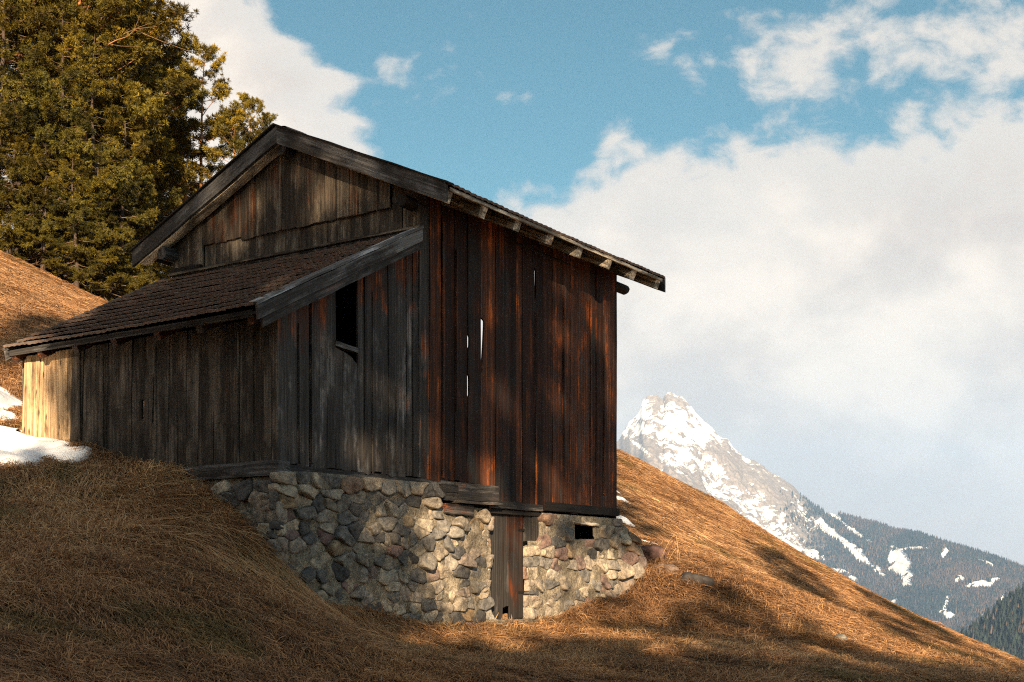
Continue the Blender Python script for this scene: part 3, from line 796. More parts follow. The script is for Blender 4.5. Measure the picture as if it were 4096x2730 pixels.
# ------------------------------------------------------------------ dry grass
def sample_points(n, u0, u1, y0, y1, pw):
    """more blades nearer the meadow's foot, fewer on the far slope"""
    t = rng.random(n); y = (y0 ** pw + t * (y1 ** pw - y0 ** pw)) ** (1 / pw)
    return rng.uniform(u0, u1, n) * y, y
def blades(x, y, Ls, Ws, lift, spread, far):
    n = len(x); e = .06
    z = ground_z(x, y); gxn = (ground_z(x + .4, y) - z) / .4; gyn = (ground_z(x, y + .4) - z) / .4
    base = np.arctan2(-gyn, -gxn) * .35 + math.atan2(-.36, .93) * .65
    clump = fbm(x * 1.3, y * 1.3, 3, 41)
    th = base + .9 * fbm(x * .55, y * .55, 2, 51) + .8 * clump + rng.normal(0, spread, n)
    L = Ls * rng.uniform(.5, 1.35, n) * (1 + .5 * clump); W = Ws * rng.uniform(.6, 1.4, n)
    up = lift * rng.uniform(.1, 1.25, n) * (1 + 1.1 * np.clip(clump, -.8, 1))
    dx, dy = np.cos(th), np.sin(th); bend = rng.normal(0, .25, n)
    V = np.empty((n, 7, 3)); ts = (0, .33, .7, 1.)
    for k, t in enumerate(ts):
        h = L * t; cx = x + dx * h - dy * bend * L * t * t; cy = y + dy * h + dx * bend * L * t * t
        cz = z + gxn * (cx - x) + gyn * (cy - y) + up * 4 * t * (1 - t * .72) * (.6 if k == 3 else 1) + .012
        w = W * (1, .95, .6, 0)[k] * .5
        tilt = rng.normal(0, .35, n) if k == 0 else tilt
        if k < 3:
            for s, sg in ((0, -1), (1, 1)):
                V[:, k * 2 + s] = np.stack([cx - dy * w * sg, cy + dx * w * sg, cz + tilt * w * sg], -1)
        else: V[:, 6] = np.stack([cx, cy, cz], -1)
    o = (np.arange(n) * 7)[:, None]
    q = np.concatenate([o + np.array([0, 1, 3, 2]), o + np.array([2, 3, 5, 4])]); t3 = o + np.array([4, 5, 6])
    tone = np.clip(.5 + .33 * fbm(x * .35, y * .35, 3, 61) + .3 * fbm(x * 1.6, y * 2.4, 3, 63) + rng.normal(0, .24, n), 0, 1)
    gold = np.clip(.5 + .8 * fbm(x * .2 + 9, y * .2, 2, 65) + rng.normal(0, .15, n), 0, 1)[:, None]
    c0 = np.array([.11, .06, .032]); c1 = np.array([.38, .21, .105]); c2 = np.array([.64, .44, .23]); g2 = np.array([.5, .26, .1])
    t = tone[:, None]
    c = np.where(t < .5, c0 + (c1 - c0) * t * 2, c1 + ((c2 * gold + g2 * (1 - gold)) - c1) * (t - .5) * 2)
    green = np.clip((fbm(x * .7, y * .7, 3, 71) - .3) * 2.2, 0, .5)[:, None]
    c = c * (1 - green) + np.array([.075, .08, .022]) * green
    return V.reshape(-1, 3), q, t3, np.repeat(c, 7, 0)
def ok(x, y):
    r, l = barn_local(x, y)
    m = ~((r > -.02) & (r < 7.9) & (l > -.08) & (l < 4.85)) & ~((r > 7.8) & (r < 8.7) & (l > -.0) & (l < .3))
    edge = rng.uniform(-.05, .16, len(x))
    for lab, caps, th, ro in SNOW: m &= snow_field(x, y, caps, ro) < edge
    return m
parts = []
for n, u0, u1, y0, y1, pw, L, W, lf, sp in [
        (140000, -.5, .5, 7.4, 15, 1.2, .32, .007, .04, .42), (140000, -.47, .47, 13, 24, 1., .33, .009, .045, .42),
        (90000, -.5, .5, 7.4, 16, 1.2, .17, .007, .06, 1.2), (80000, -.47, .47, 13, 24, 1., .18, .009, .06, 1.2),
        (125000, .0, .5, 20, 42, .8, .3, .014, .035, .5), (60000, -.5, -.12, 17, 42, .8, .3, .016, .035, .5)]:
    x, y = sample_points(n, u0, u1, y0, y1, pw); k = ok(x, y); parts.append(blades(x[k], y[k], L, W, lf, sp, 0))
# longer grass hanging over the bank left of the stone corner and along the wall foot
def clumpline(pts, n, rad):
    p = np.array(pts); t = rng.random(n) * (len(p) - 1); i = np.minimum(t.astype(int), len(p) - 2); fr = (t - i)[:, None]
    q = p[i] * (1 - fr) + p[i + 1] * fr + rng.normal(0, rad, (n, 2)); return q[:, 0], q[:, 1]
x, y = clumpline([(-5.0, 14.7), (-4.2, 14.1), (-3.6, 13.7), (-3.1, 13.4), (-2.4, 13.3), (-1.6, 13.7)], 9000, .33); k = ok(x, y); parts.append(blades(x[k], y[k], .55, .007, .07, .3, 0))
x, y = clumpline([barn_world(r, -.12) for r in np.linspace(-.3, 9.1, 30)], 6000, .12); k = ok(x, y) & ~((barn_local(x, y)[0] > 3.9) & (barn_local(x, y)[0] < 5.3)); parts.append(blades(x[k], y[k], .2, .008, .06, .9, 0))
x, y = clumpline([barn_world(-.1, l) for l in np.linspace(.2, 4.9, 14)], 3000, .12); k = ok(x, y); parts.append(blades(x[k], y[k], .22, .008, .04, .8, 0))
off = 0; VV = []; QQ = []; TT = []; CC = []
for v, q, t3, c in parts:
    VV.append(v); QQ.append(q + off); TT.append(t3 + off); CC.append(c); off += len(v)
grass = np_mesh('dry_grass', np.concatenate(VV), [np.concatenate(QQ), np.concatenate(TT)], M['blade'], np.concatenate(CC))
tag(grass, 'matted long dry grass combed downhill over the whole slope', None, None, 'stuff')

# ------------------------------------------------------------------ boulders, stick
def boulder(name, x, y, dims, col, label, seed, rz=0., sink=.3):
    rs = np.random.default_rng(seed); nu, nv = 40, 24; V = []
    cc, ss = math.cos(rz), math.sin(rz)
    planes = rs.normal(size=(9, 3)); planes /= np.linalg.norm(planes, axis=1)[:, None]; pd = rs.uniform(.72, .95, 9)
    for j in range(nv + 1):
        th = math.pi * j / nv
        for i in range(nu):
            ph = 2 * math.pi * i / nu
            d = np.array([math.sin(th) * math.cos(ph), math.sin(th) * math.sin(ph), math.cos(th)])
            r = 1.
            for p, q in zip(planes, pd):
                dd = d @ p
                if dd > 1e-3: r = min(r, q / dd)
            r *= 1 + .07 * float(fbm(np.float64(d[0] * 3 + seed), np.float64(d[1] * 3 + d[2] * 2), 4, seed))
            V.append(d * r)
    V = np.array(V) * np.array(dims) / 2
    V = np.c_[V[:, 0] * cc - V[:, 1] * ss, V[:, 0] * ss + V[:, 1] * cc, V[:, 2]]
    i2 = np.arange((nv + 1) * nu).reshape(nv + 1, nu)
    q = np.stack([i2[:-1], i2[1:], np.roll(i2, -1, 1)[1:], np.roll(i2, -1, 1)[:-1]], -1).reshape(-1, 4)
    c = np.array(col)[None] * (1 + .45 * fbm(V[:, 0] * 6 / dims[0] + seed, V[:, 2] * 6 / dims[2], 3, seed))[:, None]
    o = np_mesh(name, V, [q], M['rock'], c, smooth=True)
    o.location = (x, y, float(ground_z(x, y)[0]) + dims[2] * (.5 - sink))
    return tag(o, label, 'rock', 'stones lying in the grass')
boulder('boulder', 2.47, 22.15, (.62, .5, .42), (.11, .065, .055), 'purplish brown boulder beside the broken stick, right of the stone corner', 3, .3, .35)
boulder('boulder', 2.62, 21.15, (.5, .4, .3), (.12, .085, .065), 'half buried flat tan stone under the broken stick', 5, .2, .5)
boulder('boulder', 3.02, 20.6, (.7, .45, .4), (.03, .027, .026), 'dark grey boulder half sunk in the shaded grass', 8, -.3, .6)
boulder('boulder', 5.08, 19.2, (.26, .2, .2), (.15, .14, .12), 'small pale stone alone on the right of the slope', 12, .5, .35)

def tube(path, rad, ns=6):
    path = np.asarray(path, float); n = len(path); V = []; up = np.array([.13, .21, .97])
    for k in range(n):
        d = path[min(k + 1, n - 1)] - path[max(k - 1, 0)]; d = d / (np.linalg.norm(d) + 1e-9)
        s = np.cross(d, up); ln = np.linalg.norm(s)
        if ln < .15: s = np.cross(d, np.array([1., 0, 0])); ln = np.linalg.norm(s)
        s /= ln; t = np.cross(s, d)
        a = np.arange(ns) * 2 * math.pi / ns
        V.append(path[k] + (np.cos(a)[:, None] * s + np.sin(a)[:, None] * t) * rad[k])
    i2 = np.arange(n * ns).reshape(n, ns)
    q = np.stack([i2[:-1], np.roll(i2, -1, 1)[:-1], np.roll(i2, -1, 1)[1:], i2[1:]], -1).reshape(-1, 4)
    return np.concatenate(V), q
def merge(ps):
    o = 0; V = []; Q = []
    for v, q in ps: V.append(v); Q.append(q + o); o += len(v)
    return np.concatenate(V), np.concatenate(Q)

st = []
zz = float(ground_z(2.72, 21.9)[0])
for p0, p1, r in [((2.66, 21.9, zz - .05), (2.92, 22.0, zz + .5), .022), ((2.6, 21.88, zz + .02), (2.86, 21.95, zz + .55), .006), ((2.92, 22., zz + .48), (2.9, 21.7, zz - .12), .006),
                  ((2.9, 22., zz + .3), (2.72, 21.8, zz - .02), .009), ((2.93, 21.9, zz + .35), (2.95, 21.6, zz - .15), .006), ((2.45, 21.8, zz - .0), (2.75, 21.75, zz - .06), .009)]:
    t = np.linspace(0, 1, 6)[:, None]; p = np.array(p0) * (1 - t) + np.array(p1) * t + rng.normal(0, .012, (6, 3)); st.append(tube(p, np.linspace(r, r * .5, 6), 5))
v, q = merge(st)
k = np.repeat([0, 1, 1, 1, 1, 1], 30)
stick = np_mesh('broken_stick', v, [q], M['bark'], np.where(k[:, None] == 0, np.array([[.08, .04, .025]]), np.array([[.28, .18, .09]])))
tag(stick, 'broken stick and straw stalks poking up beside the brown boulder', 'stick')

# ================================================================== TREES
def tree_mesh(kind, seed, H, R, f0, nl, bare=0.):
    """trunk with limbs and a crown of needle tufts; returns (trunk V,Q,C), (crown V,T,C). Base at the origin."""
    rs = np.random.default_rng(seed); pine = kind == 'pine'
    lean = rs.normal(0, .012, 2)
    def axis_pt(f):
        return np.array([H * (lean[0] * f + .012 * math.sin(f * 5 + seed)), H * (lean[1] * f + .01 * math.sin(f * 4 + seed * 2)), H * f])
    tr = []; tc = []
    fs = np.linspace(0, 1, 18); r0 = H * (.0115 if pine else .0125)
    path = np.array([axis_pt(f) for f in fs]); path[0, 2] -= .8
    v, q = tube(path, r0 * (1 - fs * .93) * (1 + .5 * np.exp(-fs * 25)), 9); tr.append((v, q))
    fz = np.repeat(fs, 9)[:, None]
    low = np.array([.05, .036, .028]) ; top = np.array([.3, .135, .05]) if pine else np.array([.05, .036, .027])
    tc.append(low + (top - low) * sstep(.25, .55, fz))
    TV = []; TC = []
    def tufts(c, d, n, L, W, sp, tone):
        m = n; P = np.repeat(np.asarray(c)[None], m, 0)
        D = np.asarray(d)[None] + rs.normal(0, sp, (m, 3)); D /= np.linalg.norm(D, axis=1)[:, None]
        S = np.cross(D, rs.normal(size=(m, 3))); S /= np.linalg.norm(S, axis=1)[:, None] + 1e-9
        l = L * rs.uniform(.6, 1.3, m)[:, None]; w = W * rs.uniform(.7, 1.3, m)[:, None]
        b = P + D * l * .1
        TV.append(np.stack([b - S * w * .6 , b + D * l * .55 + S * w, b + D * l, b + D * l * .5 - S * w * .9], 1).reshape(-1, 3))
        TC.append(np.repeat(tone[None] * rs.uniform(.7, 1.35, (m, 1)), 4, 0))
    cA = np.array([.175, .122, .014]) if pine else np.array([.145, .105, .013]); cB = np.array([.06, .062, .014])
    for i in range(nl):
        f = f0 + (1 - f0) * ((i + rs.uniform(0, 1)) / nl) ** .92
        f = min(f, .985); az = i * 2.4 + rs.normal(0, .5)
        g = (f - f0) / (1 - f0)
        if pine: prof = (1 - g ** 2.2) ** .75 * (.55 + .45 * min(1, g * 5)); el = -.12 + .9 * g + rs.normal(0, .15)
        else: prof = (1 - g) ** .85 + .04; el = -.28 + .75 * g + rs.normal(0, .1)
        L = R * prof * rs.uniform(.6, 1.12) + .25
        dead = f < f0 + (1 - f0) * bare and rs.random() < .6
        o = axis_pt(f); n = 6; t = np.linspace(0, 1, n)
        d0 = np.array([math.cos(az) * math.cos(el), math.sin(az) * math.cos(el), math.sin(el)])
        side = np.array([-math.sin(az), math.cos(az), 0])
        curve = (.22 if pine else .16) * L
        droop = 0 if pine else -.18 * L
        pth = o + d0 * (L * t)[:, None] + np.array([0, 0, 1.]) * (curve * t ** 2.2 + droop * np.sin(t * 2.6))[:, None] + side * (rs.normal(0, .08) * L * t ** 2)[:, None] + rs.normal(0, .02, (n, 3)) * L * .5
        rad = max(.012, L * .016) * (1 - t * .85)
        tr.append(tube(pth, rad, 5)); tc.append(np.repeat((np.array([[.24, .12, .055]]) if pine else np.array([[.11, .075, .05]])), n * 5, 0))
        tone0 = (cA + (cB - cA) * rs.random() * .8) * rs.choice((.45, .75, 1., 1.3)) * rs.uniform(.9, 1.15)
        if dead:
            for k in range(5):
                tt = rs.uniform(.3, 1); a = o + (pth[-1] - o) * tt; b = a + (d0 + rs.normal(0, .6, 3)) * L * .3
                tr.append(tube(np.stack([a, (a + b) / 2 + rs.normal(0, .03, 3), b]), np.array([.012, .008, .004]), 4)); tc.append(np.repeat(np.array([[.16, .1, .06]]), 12, 0))
            continue
        ntw = int(4 + L * (5.6 if pine else 8.))
        for k in range(ntw):
            tt = rs.uniform(.36 if pine else .3, 1.) ** .75
            ip = tt * (n - 1); j = min(int(ip), n - 2); a = pth[j] + (pth[j + 1] - pth[j]) * (ip - j)
            sg = rs.choice((-1, 1)); tl = (.25 + .34 * L * (1.1 - tt)) * rs.uniform(.6, 1.2)
            td = d0 * .7 + side * sg * rs.uniform(.3, 1.1) + np.array([0, 0, rs.normal(.18 if pine else -.12, .2)])
            td /= np.linalg.norm(td); b = a + td * tl
            if rs.random() < .5: tr.append(tube(np.stack([a, b]), np.array([.012, .005]), 3)); tc.append(np.repeat(np.array([[.14, .09, .05]]), 6, 0))
            nt = max(2, int(tl / (.125 if pine else .12)))
            for m in range(nt + 1):
                c = a + (b - a) * (.25 + .75 * m / nt) + rs.normal(0, .05, 3)
                tone = tone0 * rs.uniform(.8, 1.2)
                if pine: tufts(c, td * .35 + np.array([0, 0, .5]), 34, .135, .011, .75, tone)
                else: tufts(c, td * .9 + np.array([0, 0, -.1]), 25, .14, .0115, .6, tone)
        if pine: tufts(pth[-1], d0 * .5 + np.array([0, 0, .6]), 36, .14, .011, .7, tone0)
    V, Q = merge(tr); C = np.concatenate(tc)
    TVv = np.concatenate(TV); nq = len(TVv) // 4
    return (V, Q, C), (TVv, np.arange(nq * 4).reshape(-1, 4), np.concatenate(TC))

_protos = {}
def tree(kind, var, x, y, h, label, group, rz=0., tilt=(0, 0), wide=1., name=None):
    key = (kind, var)
    spec = {('pine', 0): (1, 14., 2.6, .3, 56, .08), ('pine', 1): (2, 14., 2.2, .5, 50, .25), ('pine', 2): (3, 14., 2.8, .2, 68, .06),
            ('spruce', 0): (4, 15., 3.0, .05, 78, .03), ('spruce', 1): (5, 15., 2.6, .14, 66, .08), ('pine', 3): (6, 12., 1.6, .45, 32, .12), ('pine', 4): (7, 16., 2.7, .3, 66, .3), ('pine', 5): (8, 20., 2.5, .68, 50, .1), ('pine', 6): (9, 20., 2.4, .79, 40, .1)}[key]
    first = key not in _protos
    r = empty(name or kind + '_tree', (x, y, float(ground_z(x, y)[0]) - .05), rz)
    if first:
        (V, Q, C), (CV, CT, CC) = tree_mesh(kind, *spec)
        a = np_mesh('trunk', V, [Q], M['bark'], C, r, True); b = np_mesh('crown', CV, [CT], M['needle'], CC, r)
        _protos[key] = (a, b)
    else:
        for p in _protos[key]:
            c = p.copy(); c.parent = r; COL.objects.link(c)
    s = h / spec[1]; r.scale = (s * wide, s * wide, s); r.rotation_euler = (tilt[0], tilt[1], rz)
    return tag(r, label, 'tree', group)
GF = 'conifers at the edge of the wood'
FOREST = [  # kind, variant, x, y, height, rz, tilt, wide, label
    ('spruce', 0, -16.13, 40.0, 5.2, 0.9, (0, 0), 1.30, 'small bushy spruce at the lit meadow edge, nearest the left border'),
    ('spruce', 0, -15.02, 39.8, 4.6, 2.2, (0, 0), 1.35, 'small bushy spruce at the lit meadow edge, second from the left border'),
    ('spruce', 0, -14.06, 39.8, 4.8, 3.7, (0, 0), 1.30, 'small bushy spruce at the lit meadow edge, third from the left border'),
    ('spruce', 0, -13.42, 40.4, 5.0, 5.1, (0, 0), 1.30, 'small bushy spruce at the lit meadow edge, nearest the lean-to roof'),
    ('spruce', 0, -13.94, 45.0, 7.0, 0.5, (0, 0), 1.20, 'small spruce between the wood and the left gable eave'),
    ('spruce', 0, -15.19, 44.0, 9.0, 1.5, (0, 0), 1.25, 'dark spruce filling the gap behind the small bushy ones'),
    ('spruce', 0, -16.66, 40.5, 10.5, 0.3, (0, 0), 1.10, 'low bushy spruce at the far left edge of the wood, boughs down to the meadow'),
    ('spruce', 0, -15.80, 41.0, 11.5, 3.3, (0, 0), 1.10, 'full dark spruce second from the left along the meadow edge'),
    ('spruce', 0, -14.67, 40.8, 10.0, 5.3, (0, 0), 1.10, 'full spruce with skirts down to the meadow, in front of the tall pines'),
    ('spruce', 0, -13.82, 41.2, 9.0, 4.3, (0, 0), 1.10, 'bushy spruce at the meadow edge, just left of the barn eave'),
    ('spruce', 0, -13.52, 43.0, 8.2, 1.3, (0, 0), 1.00, 'bushy spruce half hidden behind the left eave of the barn'),
    ('pine', 2, -17.06, 43.0, 16.5, 1.2, (0, 0), 1.15, 'big full pine in the front of the wood, near the left border'),
    ('pine', 2, -15.79, 43.5, 16.0, 2.9, (0, 0), 1.15, 'big full pine in the middle of the wood, above the skirted spruces'),
    ('pine', 0, -14.79, 44.5, 15.5, 0.6, (0, 0), 1.05, 'rounded pine right of the middle of the wood'),
    ('pine', 1, -14.70, 42.2, 14.2, 2.0, (0, 0.02), 1.00, 'pine with a glimpse of orange upper trunk in the middle of the wood'),
    ('spruce', 0, -13.87, 47.0, 10.5, 2.4, (0, 0), 1.00, 'spruce low behind the left slope of the barn roof'),
    ('pine', 2, -14.86, 48.5, 15.3, 4.1, (0, 0), 0.95, 'full pine whose crown forms the right shoulder of the wood'),
    ('pine', 0, -14.69, 49.5, 12.0, 3.0, (0, 0), 0.90, 'rounded pine at the right flank of the dense wood'),
    ('pine', 3, -13.33, 51.0, 12.6, 0.5, (0, 0.06), 1.00, 'slim pine with a see-through top rising right of the dense wood'),
    ('pine', 3, -12.10, 50.0, 12.4, 2.2, (0, 0.22), 1.55, 'leaning pine with an orange trunk standing free left of the gable'),
    ('pine', 1, -11.30, 51.5, 10.8, 5.2, (0, 0.14), 0.85, 'thinner pine leaning just behind the free standing one'),
    ('pine', 3, -10.24, 50.0, 10.2, 3.3, (0, 0.1), 1.20, 'pine with only its top showing beside the barn ridge'),
    ('pine', 2, -19.71, 47.0, 18.0, 5.5, (0, 0), 1.10, 'tall dark pine cut by the left border of the photo'),
    ('pine', 0, -17.93, 47.5, 18.5, 0.4, (0, 0), 1.15, 'tall pine filling the upper left corner'),
    ('pine', 2, -17.01, 49.5, 19.0, 2.0, (0, 0), 1.10, 'tall pine reaching the top of the photo next to the sky'),
    ('spruce', 1, -14.78, 46.5, 12.0, 3.9, (0, 0), 1.05, 'dark spruce deep in the wood behind the barn eave'),
    ('spruce', 0, -20.55, 52.0, 18.0, 4.4, (0, 0), 1.15, 'broad spruce in the dark back of the wood, leftmost'),
    ('spruce', 1, -19.68, 54.0, 18.0, 1.0, (0, 0), 1.25, 'tall spruce in the dark back of the wood, behind the skirted spruces'),
    ('spruce', 0, -18.54, 55.0, 17.5, 5.0, (0, 0), 1.15, 'spruce in the dark back of the wood, behind the rounded pine'),
    ('spruce', 1, -17.34, 56.0, 16.0, 3.0, (0, 0), 1.20, 'spruce in the dark back of the wood, nearest the sky gap'),
    ('spruce', 0, -15.61, 55.0, 11.0, 0.2, (0, 0), 1.10, 'spruce in the dark back of the wood, low behind the roof'),
]
for kd, vr, x, y, h, rz, tl, wd, lb in FOREST:
    tree(kd, vr, x, y, h, lb, GF, rz, tl, wd)
# trees behind the viewpoint: their long shadows fall across the barn and the slope
GS = 'spruces downhill behind the viewpoint'
SHADE = [
    ('pine', 5, -3.30, -22.0, 20.56, 0.00, 0.75),
    ('pine', 5, -1.83, -24.0, 22.50, 1.70, 0.85),
    ('pine', 5, -0.43, -21.0, 21.27, 3.40, 0.85),
    ('pine', 5, 1.13, -23.0, 22.88, 5.10, 0.60),
    ('pine', 5, 2.50, -22.0, 22.63, 0.52, 0.60),
    ('pine', 6, 3.50, -25.0, 23.02, 2.22, 0.60),
    ('pine', 6, -4.87, -23.0, 22.05, 3.92, 0.80),
    ('pine', 6, -6.50, -22.0, 21.05, 5.62, 0.90),
    ('pine', 6, -7.93, -24.0, 20.56, 1.04, 0.90),
    ('spruce', 0, -10.97, -23.0, 19.43, 2.74, 0.80),
    ('spruce', 1, -13.50, -22.0, 18.42, 4.44, 1.00),
    ('spruce', 0, -9.33, -21.0, 17.54, 6.14, 0.60),
    ('spruce', 0, -3.50, -25.0, 17.84, 1.56, 0.85),
    ('spruce', 1, -1.86, -26.0, 19.48, 3.26, 0.90),
    ('spruce', 0, -2.73, -24.0, 18.56, 4.96, 0.80),
    ('pine', 5, -2.46, -26.0, 22.84, 0.38, 0.80),
    ('pine', 5, -0.96, -26.0, 23.43, 2.08, 0.80),
    ('spruce', 1, -4.07, -23.0, 16.74, 3.78, 0.75),
    ('spruce', 0, -3.23, -21.0, 17.00, 5.48, 0.80),
    ('spruce', 1, -2.37, -23.0, 18.51, 0.90, 0.80),
    ('spruce', 0, -1.73, -21.0, 16.98, 2.60, 0.75),
    ('spruce', 1, -1.00, -22.0, 15.83, 4.30, 0.80),
    ('spruce', 0, -0.33, -21.0, 14.41, 6.00, 0.90),
    ('spruce', 0, -7.57, -20.0, 11.97, 1.42, 1.00),
    ('spruce', 0, -6.30, -19.0, 11.93, 3.12, 1.10),
    ('spruce', 1, -5.27, -20.0, 12.43, 4.82, 1.00),
    ('spruce', 0, -4.30, -22.0, 13.80, 0.24, 1.00),
    ('spruce', 1, -3.47, -20.0, 13.32, 1.94, 1.20),
    ('spruce', 0, -2.37, -23.0, 15.11, 3.64, 1.20),
    ('spruce', 0, -1.47, -20.0, 14.14, 5.34, 1.10),
    ('spruce', 0, -0.60, -22.0, 14.10, 0.76, 1.20),
    ('spruce', 0, 0.43, -20.0, 12.23, 2.46, 1.20),
    ('spruce', 1, 1.30, -22.0, 13.44, 4.16, 1.20),
    ('spruce', 0, 2.13, -20.0, 13.42, 5.86, 1.10),
    ('spruce', 0, 3.40, -22.0, 15.59, 1.28, 1.10),
    ('spruce', 1, 4.57, -21.0, 16.43, 2.98, 1.00),
    ('spruce', 0, 5.60, -22.0, 16.66, 4.68, 1.10),
    ('spruce', 0, 6.67, -21.0, 16.09, 0.10, 1.10),
    ('spruce', 0, 8.20, -22.0, 16.81, 1.80, 1.00),
    ('spruce', 1, 9.60, -22.0, 17.87, 3.50, 1.00),
    ('pine', 6, 8.47, -24.0, 22.63, 5.20, 0.50),
    ('pine', 6, 11.57, -24.0, 23.48, 0.62, 0.50),
    ('spruce', 0, 11.33, -23.0, 17.98, 2.32, 1.00),
    ('spruce', 0, 12.83, -23.0, 18.19, 4.02, 1.00),
    ('spruce', 0, 14.53, -23.0, 18.83, 5.72, 1.00),
    ('spruce', 0, -5.86, -26.0, 11.59, 1.14, 1.70),
    ('spruce', 1, -4.91, -26.0, 12.21, 2.84, 1.70),
    ('spruce', 0, -3.96, -26.0, 12.86, 4.54, 1.70),
    ('spruce', 1, -3.01, -26.0, 12.71, 6.24, 1.70),
    ('spruce', 0, -2.06, -26.0, 13.35, 1.66, 1.70),
    ('spruce', 1, -1.11, -26.0, 13.97, 3.36, 1.70),
    ('spruce', 0, -0.16, -26.0, 13.83, 5.06, 1.70),
    ('spruce', 1, 0.79, -26.0, 14.46, 0.48, 1.70),
    ('spruce', 0, 1.74, -26.0, 15.09, 2.18, 1.70),
    ('spruce', 1, 2.69, -26.0, 14.98, 3.88, 1.70),
    ('spruce', 0, 3.64, -26.0, 15.61, 5.58, 1.70),
    ('spruce', 1, 4.59, -26.0, 16.24, 1.00, 1.70),
    ('spruce', 0, 5.54, -26.0, 16.14, 2.70, 1.70),
    ('spruce', 1, 6.49, -26.0, 16.79, 4.40, 1.70),
    ('spruce', 0, 7.44, -26.0, 17.42, 6.10, 1.70),
    ('spruce', 1, 8.39, -26.0, 17.32, 1.52, 1.70),
    ('spruce', 0, 9.34, -26.0, 17.96, 3.22, 1.70),
    ('spruce', 1, 10.29, -26.0, 18.61, 4.92, 1.70),
    ('spruce', 0, 11.24, -26.0, 18.49, 0.34, 1.70)]
for i, (kd, vr, x, y, h, rz, wd) in enumerate(SHADE):
    tree(kd, vr, x, y, h, 'tall conifer downhill behind the viewpoint whose shadow falls across the barn', GS, rz, (0, 0), wd)

# ================================================================== MOUNTAIN
K = 1240.
def sil(pts):
    p = np.array(pts, float); u = (p[:, 0] / 4 - 512) / K; g = (575 - p[:, 1] / 4) / K
    return lambda q: np.interp(q, u, g)
SIL = sil([(-1200, 2300), (600, 2250), (1700, 2050), (2300, 1880), (2430, 1800), (2478, 1757), (2489, 1732), (2520, 1683), (2552, 1656), (2574, 1600), (2583, 1587), (2600, 1582), (2623, 1580), (2640, 1590), (2650, 1596), (2657, 1584), (2663, 1576),
           (2677, 1569), (2700, 1577), (2730, 1589), (2770, 1634), (2802, 1674), (2846, 1705), (2873, 1745), (2913, 1759), (2936, 1795), (2980, 1830), (3025, 1844), (3092, 1893), (3159, 1933), (3226, 2000), (3275, 2035), (3300, 2050), (3375, 2062),
           (3454, 2084), (3518, 2099), (3571, 2120), (3676, 2137), (3782, 2174), (3941, 2219), (4096, 2275), (4500, 2400), (5200, 2420)])
def slope_sheet(name, us, ts, silf, Yr, run, base, amp, wl, ang, seed, colf, label, stretch=.35, pw=.92):
    U, T = np.meshgrid(us, ts)
    jag = .0012 * fbm(us * 420, us * 0, 4, seed + 1)
    G = silf(us) + jag * np.interp(us, [.08, .27, .33], [1, .8, .15]); R = Yr(us)
    Yv = R[None] - T * run(us)[None]; zr = (G * R)[None]
    t = np.clip(T, 0, None)
    Zv = np.where(T >= 0, zr - (zr - base) * t ** pw, zr + T * 1500)
    Zv = np.where(T > 0, np.minimum(Zv, (G[None] - .0004 * (1 - np.exp(-T * 30))) * Yv), Zv)
    Xv = U * Yv
    # crags and gullies: push the face in and out, gullies running down to the right
    ca, sa = math.cos(ang), math.sin(ang)
    a = (Xv * ca - Zv * sa) / wl; c = (Xv * sa + Zv * ca) / wl
    wx = .3 * fbm(Xv / wl * 1.4, Zv / wl * 1.4, 3, seed + 3); wy = .3 * fbm(Xv / wl * 1.4 + 40, Zv / wl * 1.4, 3, seed + 4)
    rg = .55 * ridged(a * stretch + wx, c * 1.25 + wy, 6, seed, .55) + .45 * ridged(Xv / wl * 1.7 + wy, Zv / wl * 1.7 + wx, 6, seed + 7, .6)
    env = 1 - np.exp(-np.abs(T) * 10)
    Yv = Yv - amp * env * (rg - .62) * 3.2
    Zv = Zv + amp * .25 * env * (rg - .62)
    cav = np.zeros_like(Zv); cav[2:-2, 2:-2] = (Zv[4:, 2:-2] + Zv[:-4, 2:-2] + Zv[2:-2, 4:] + Zv[2:-2, :-4]) / 4 - Zv[2:-2, 2:-2]
    snow, col = colf(U, T, Xv, Yv, Zv, rg, cav)
    i2 = np.arange(U.size).reshape(U.shape)
    q = np.stack([i2[:-1, :-1], i2[1:, :-1], i2[1:, 1:], i2[:-1, 1:]], -1).reshape(-1, 4)
    o = np_mesh(name, np.stack([Xv, Yv, Zv], -1).reshape(-1, 3), [q], M['mountain'], col.reshape(-1, 3), smooth=True, attrs={'snow': snow.ravel()})
    return tag(o, label, None, None, 'structure'), (U, T, Xv, Yv, Zv, snow)

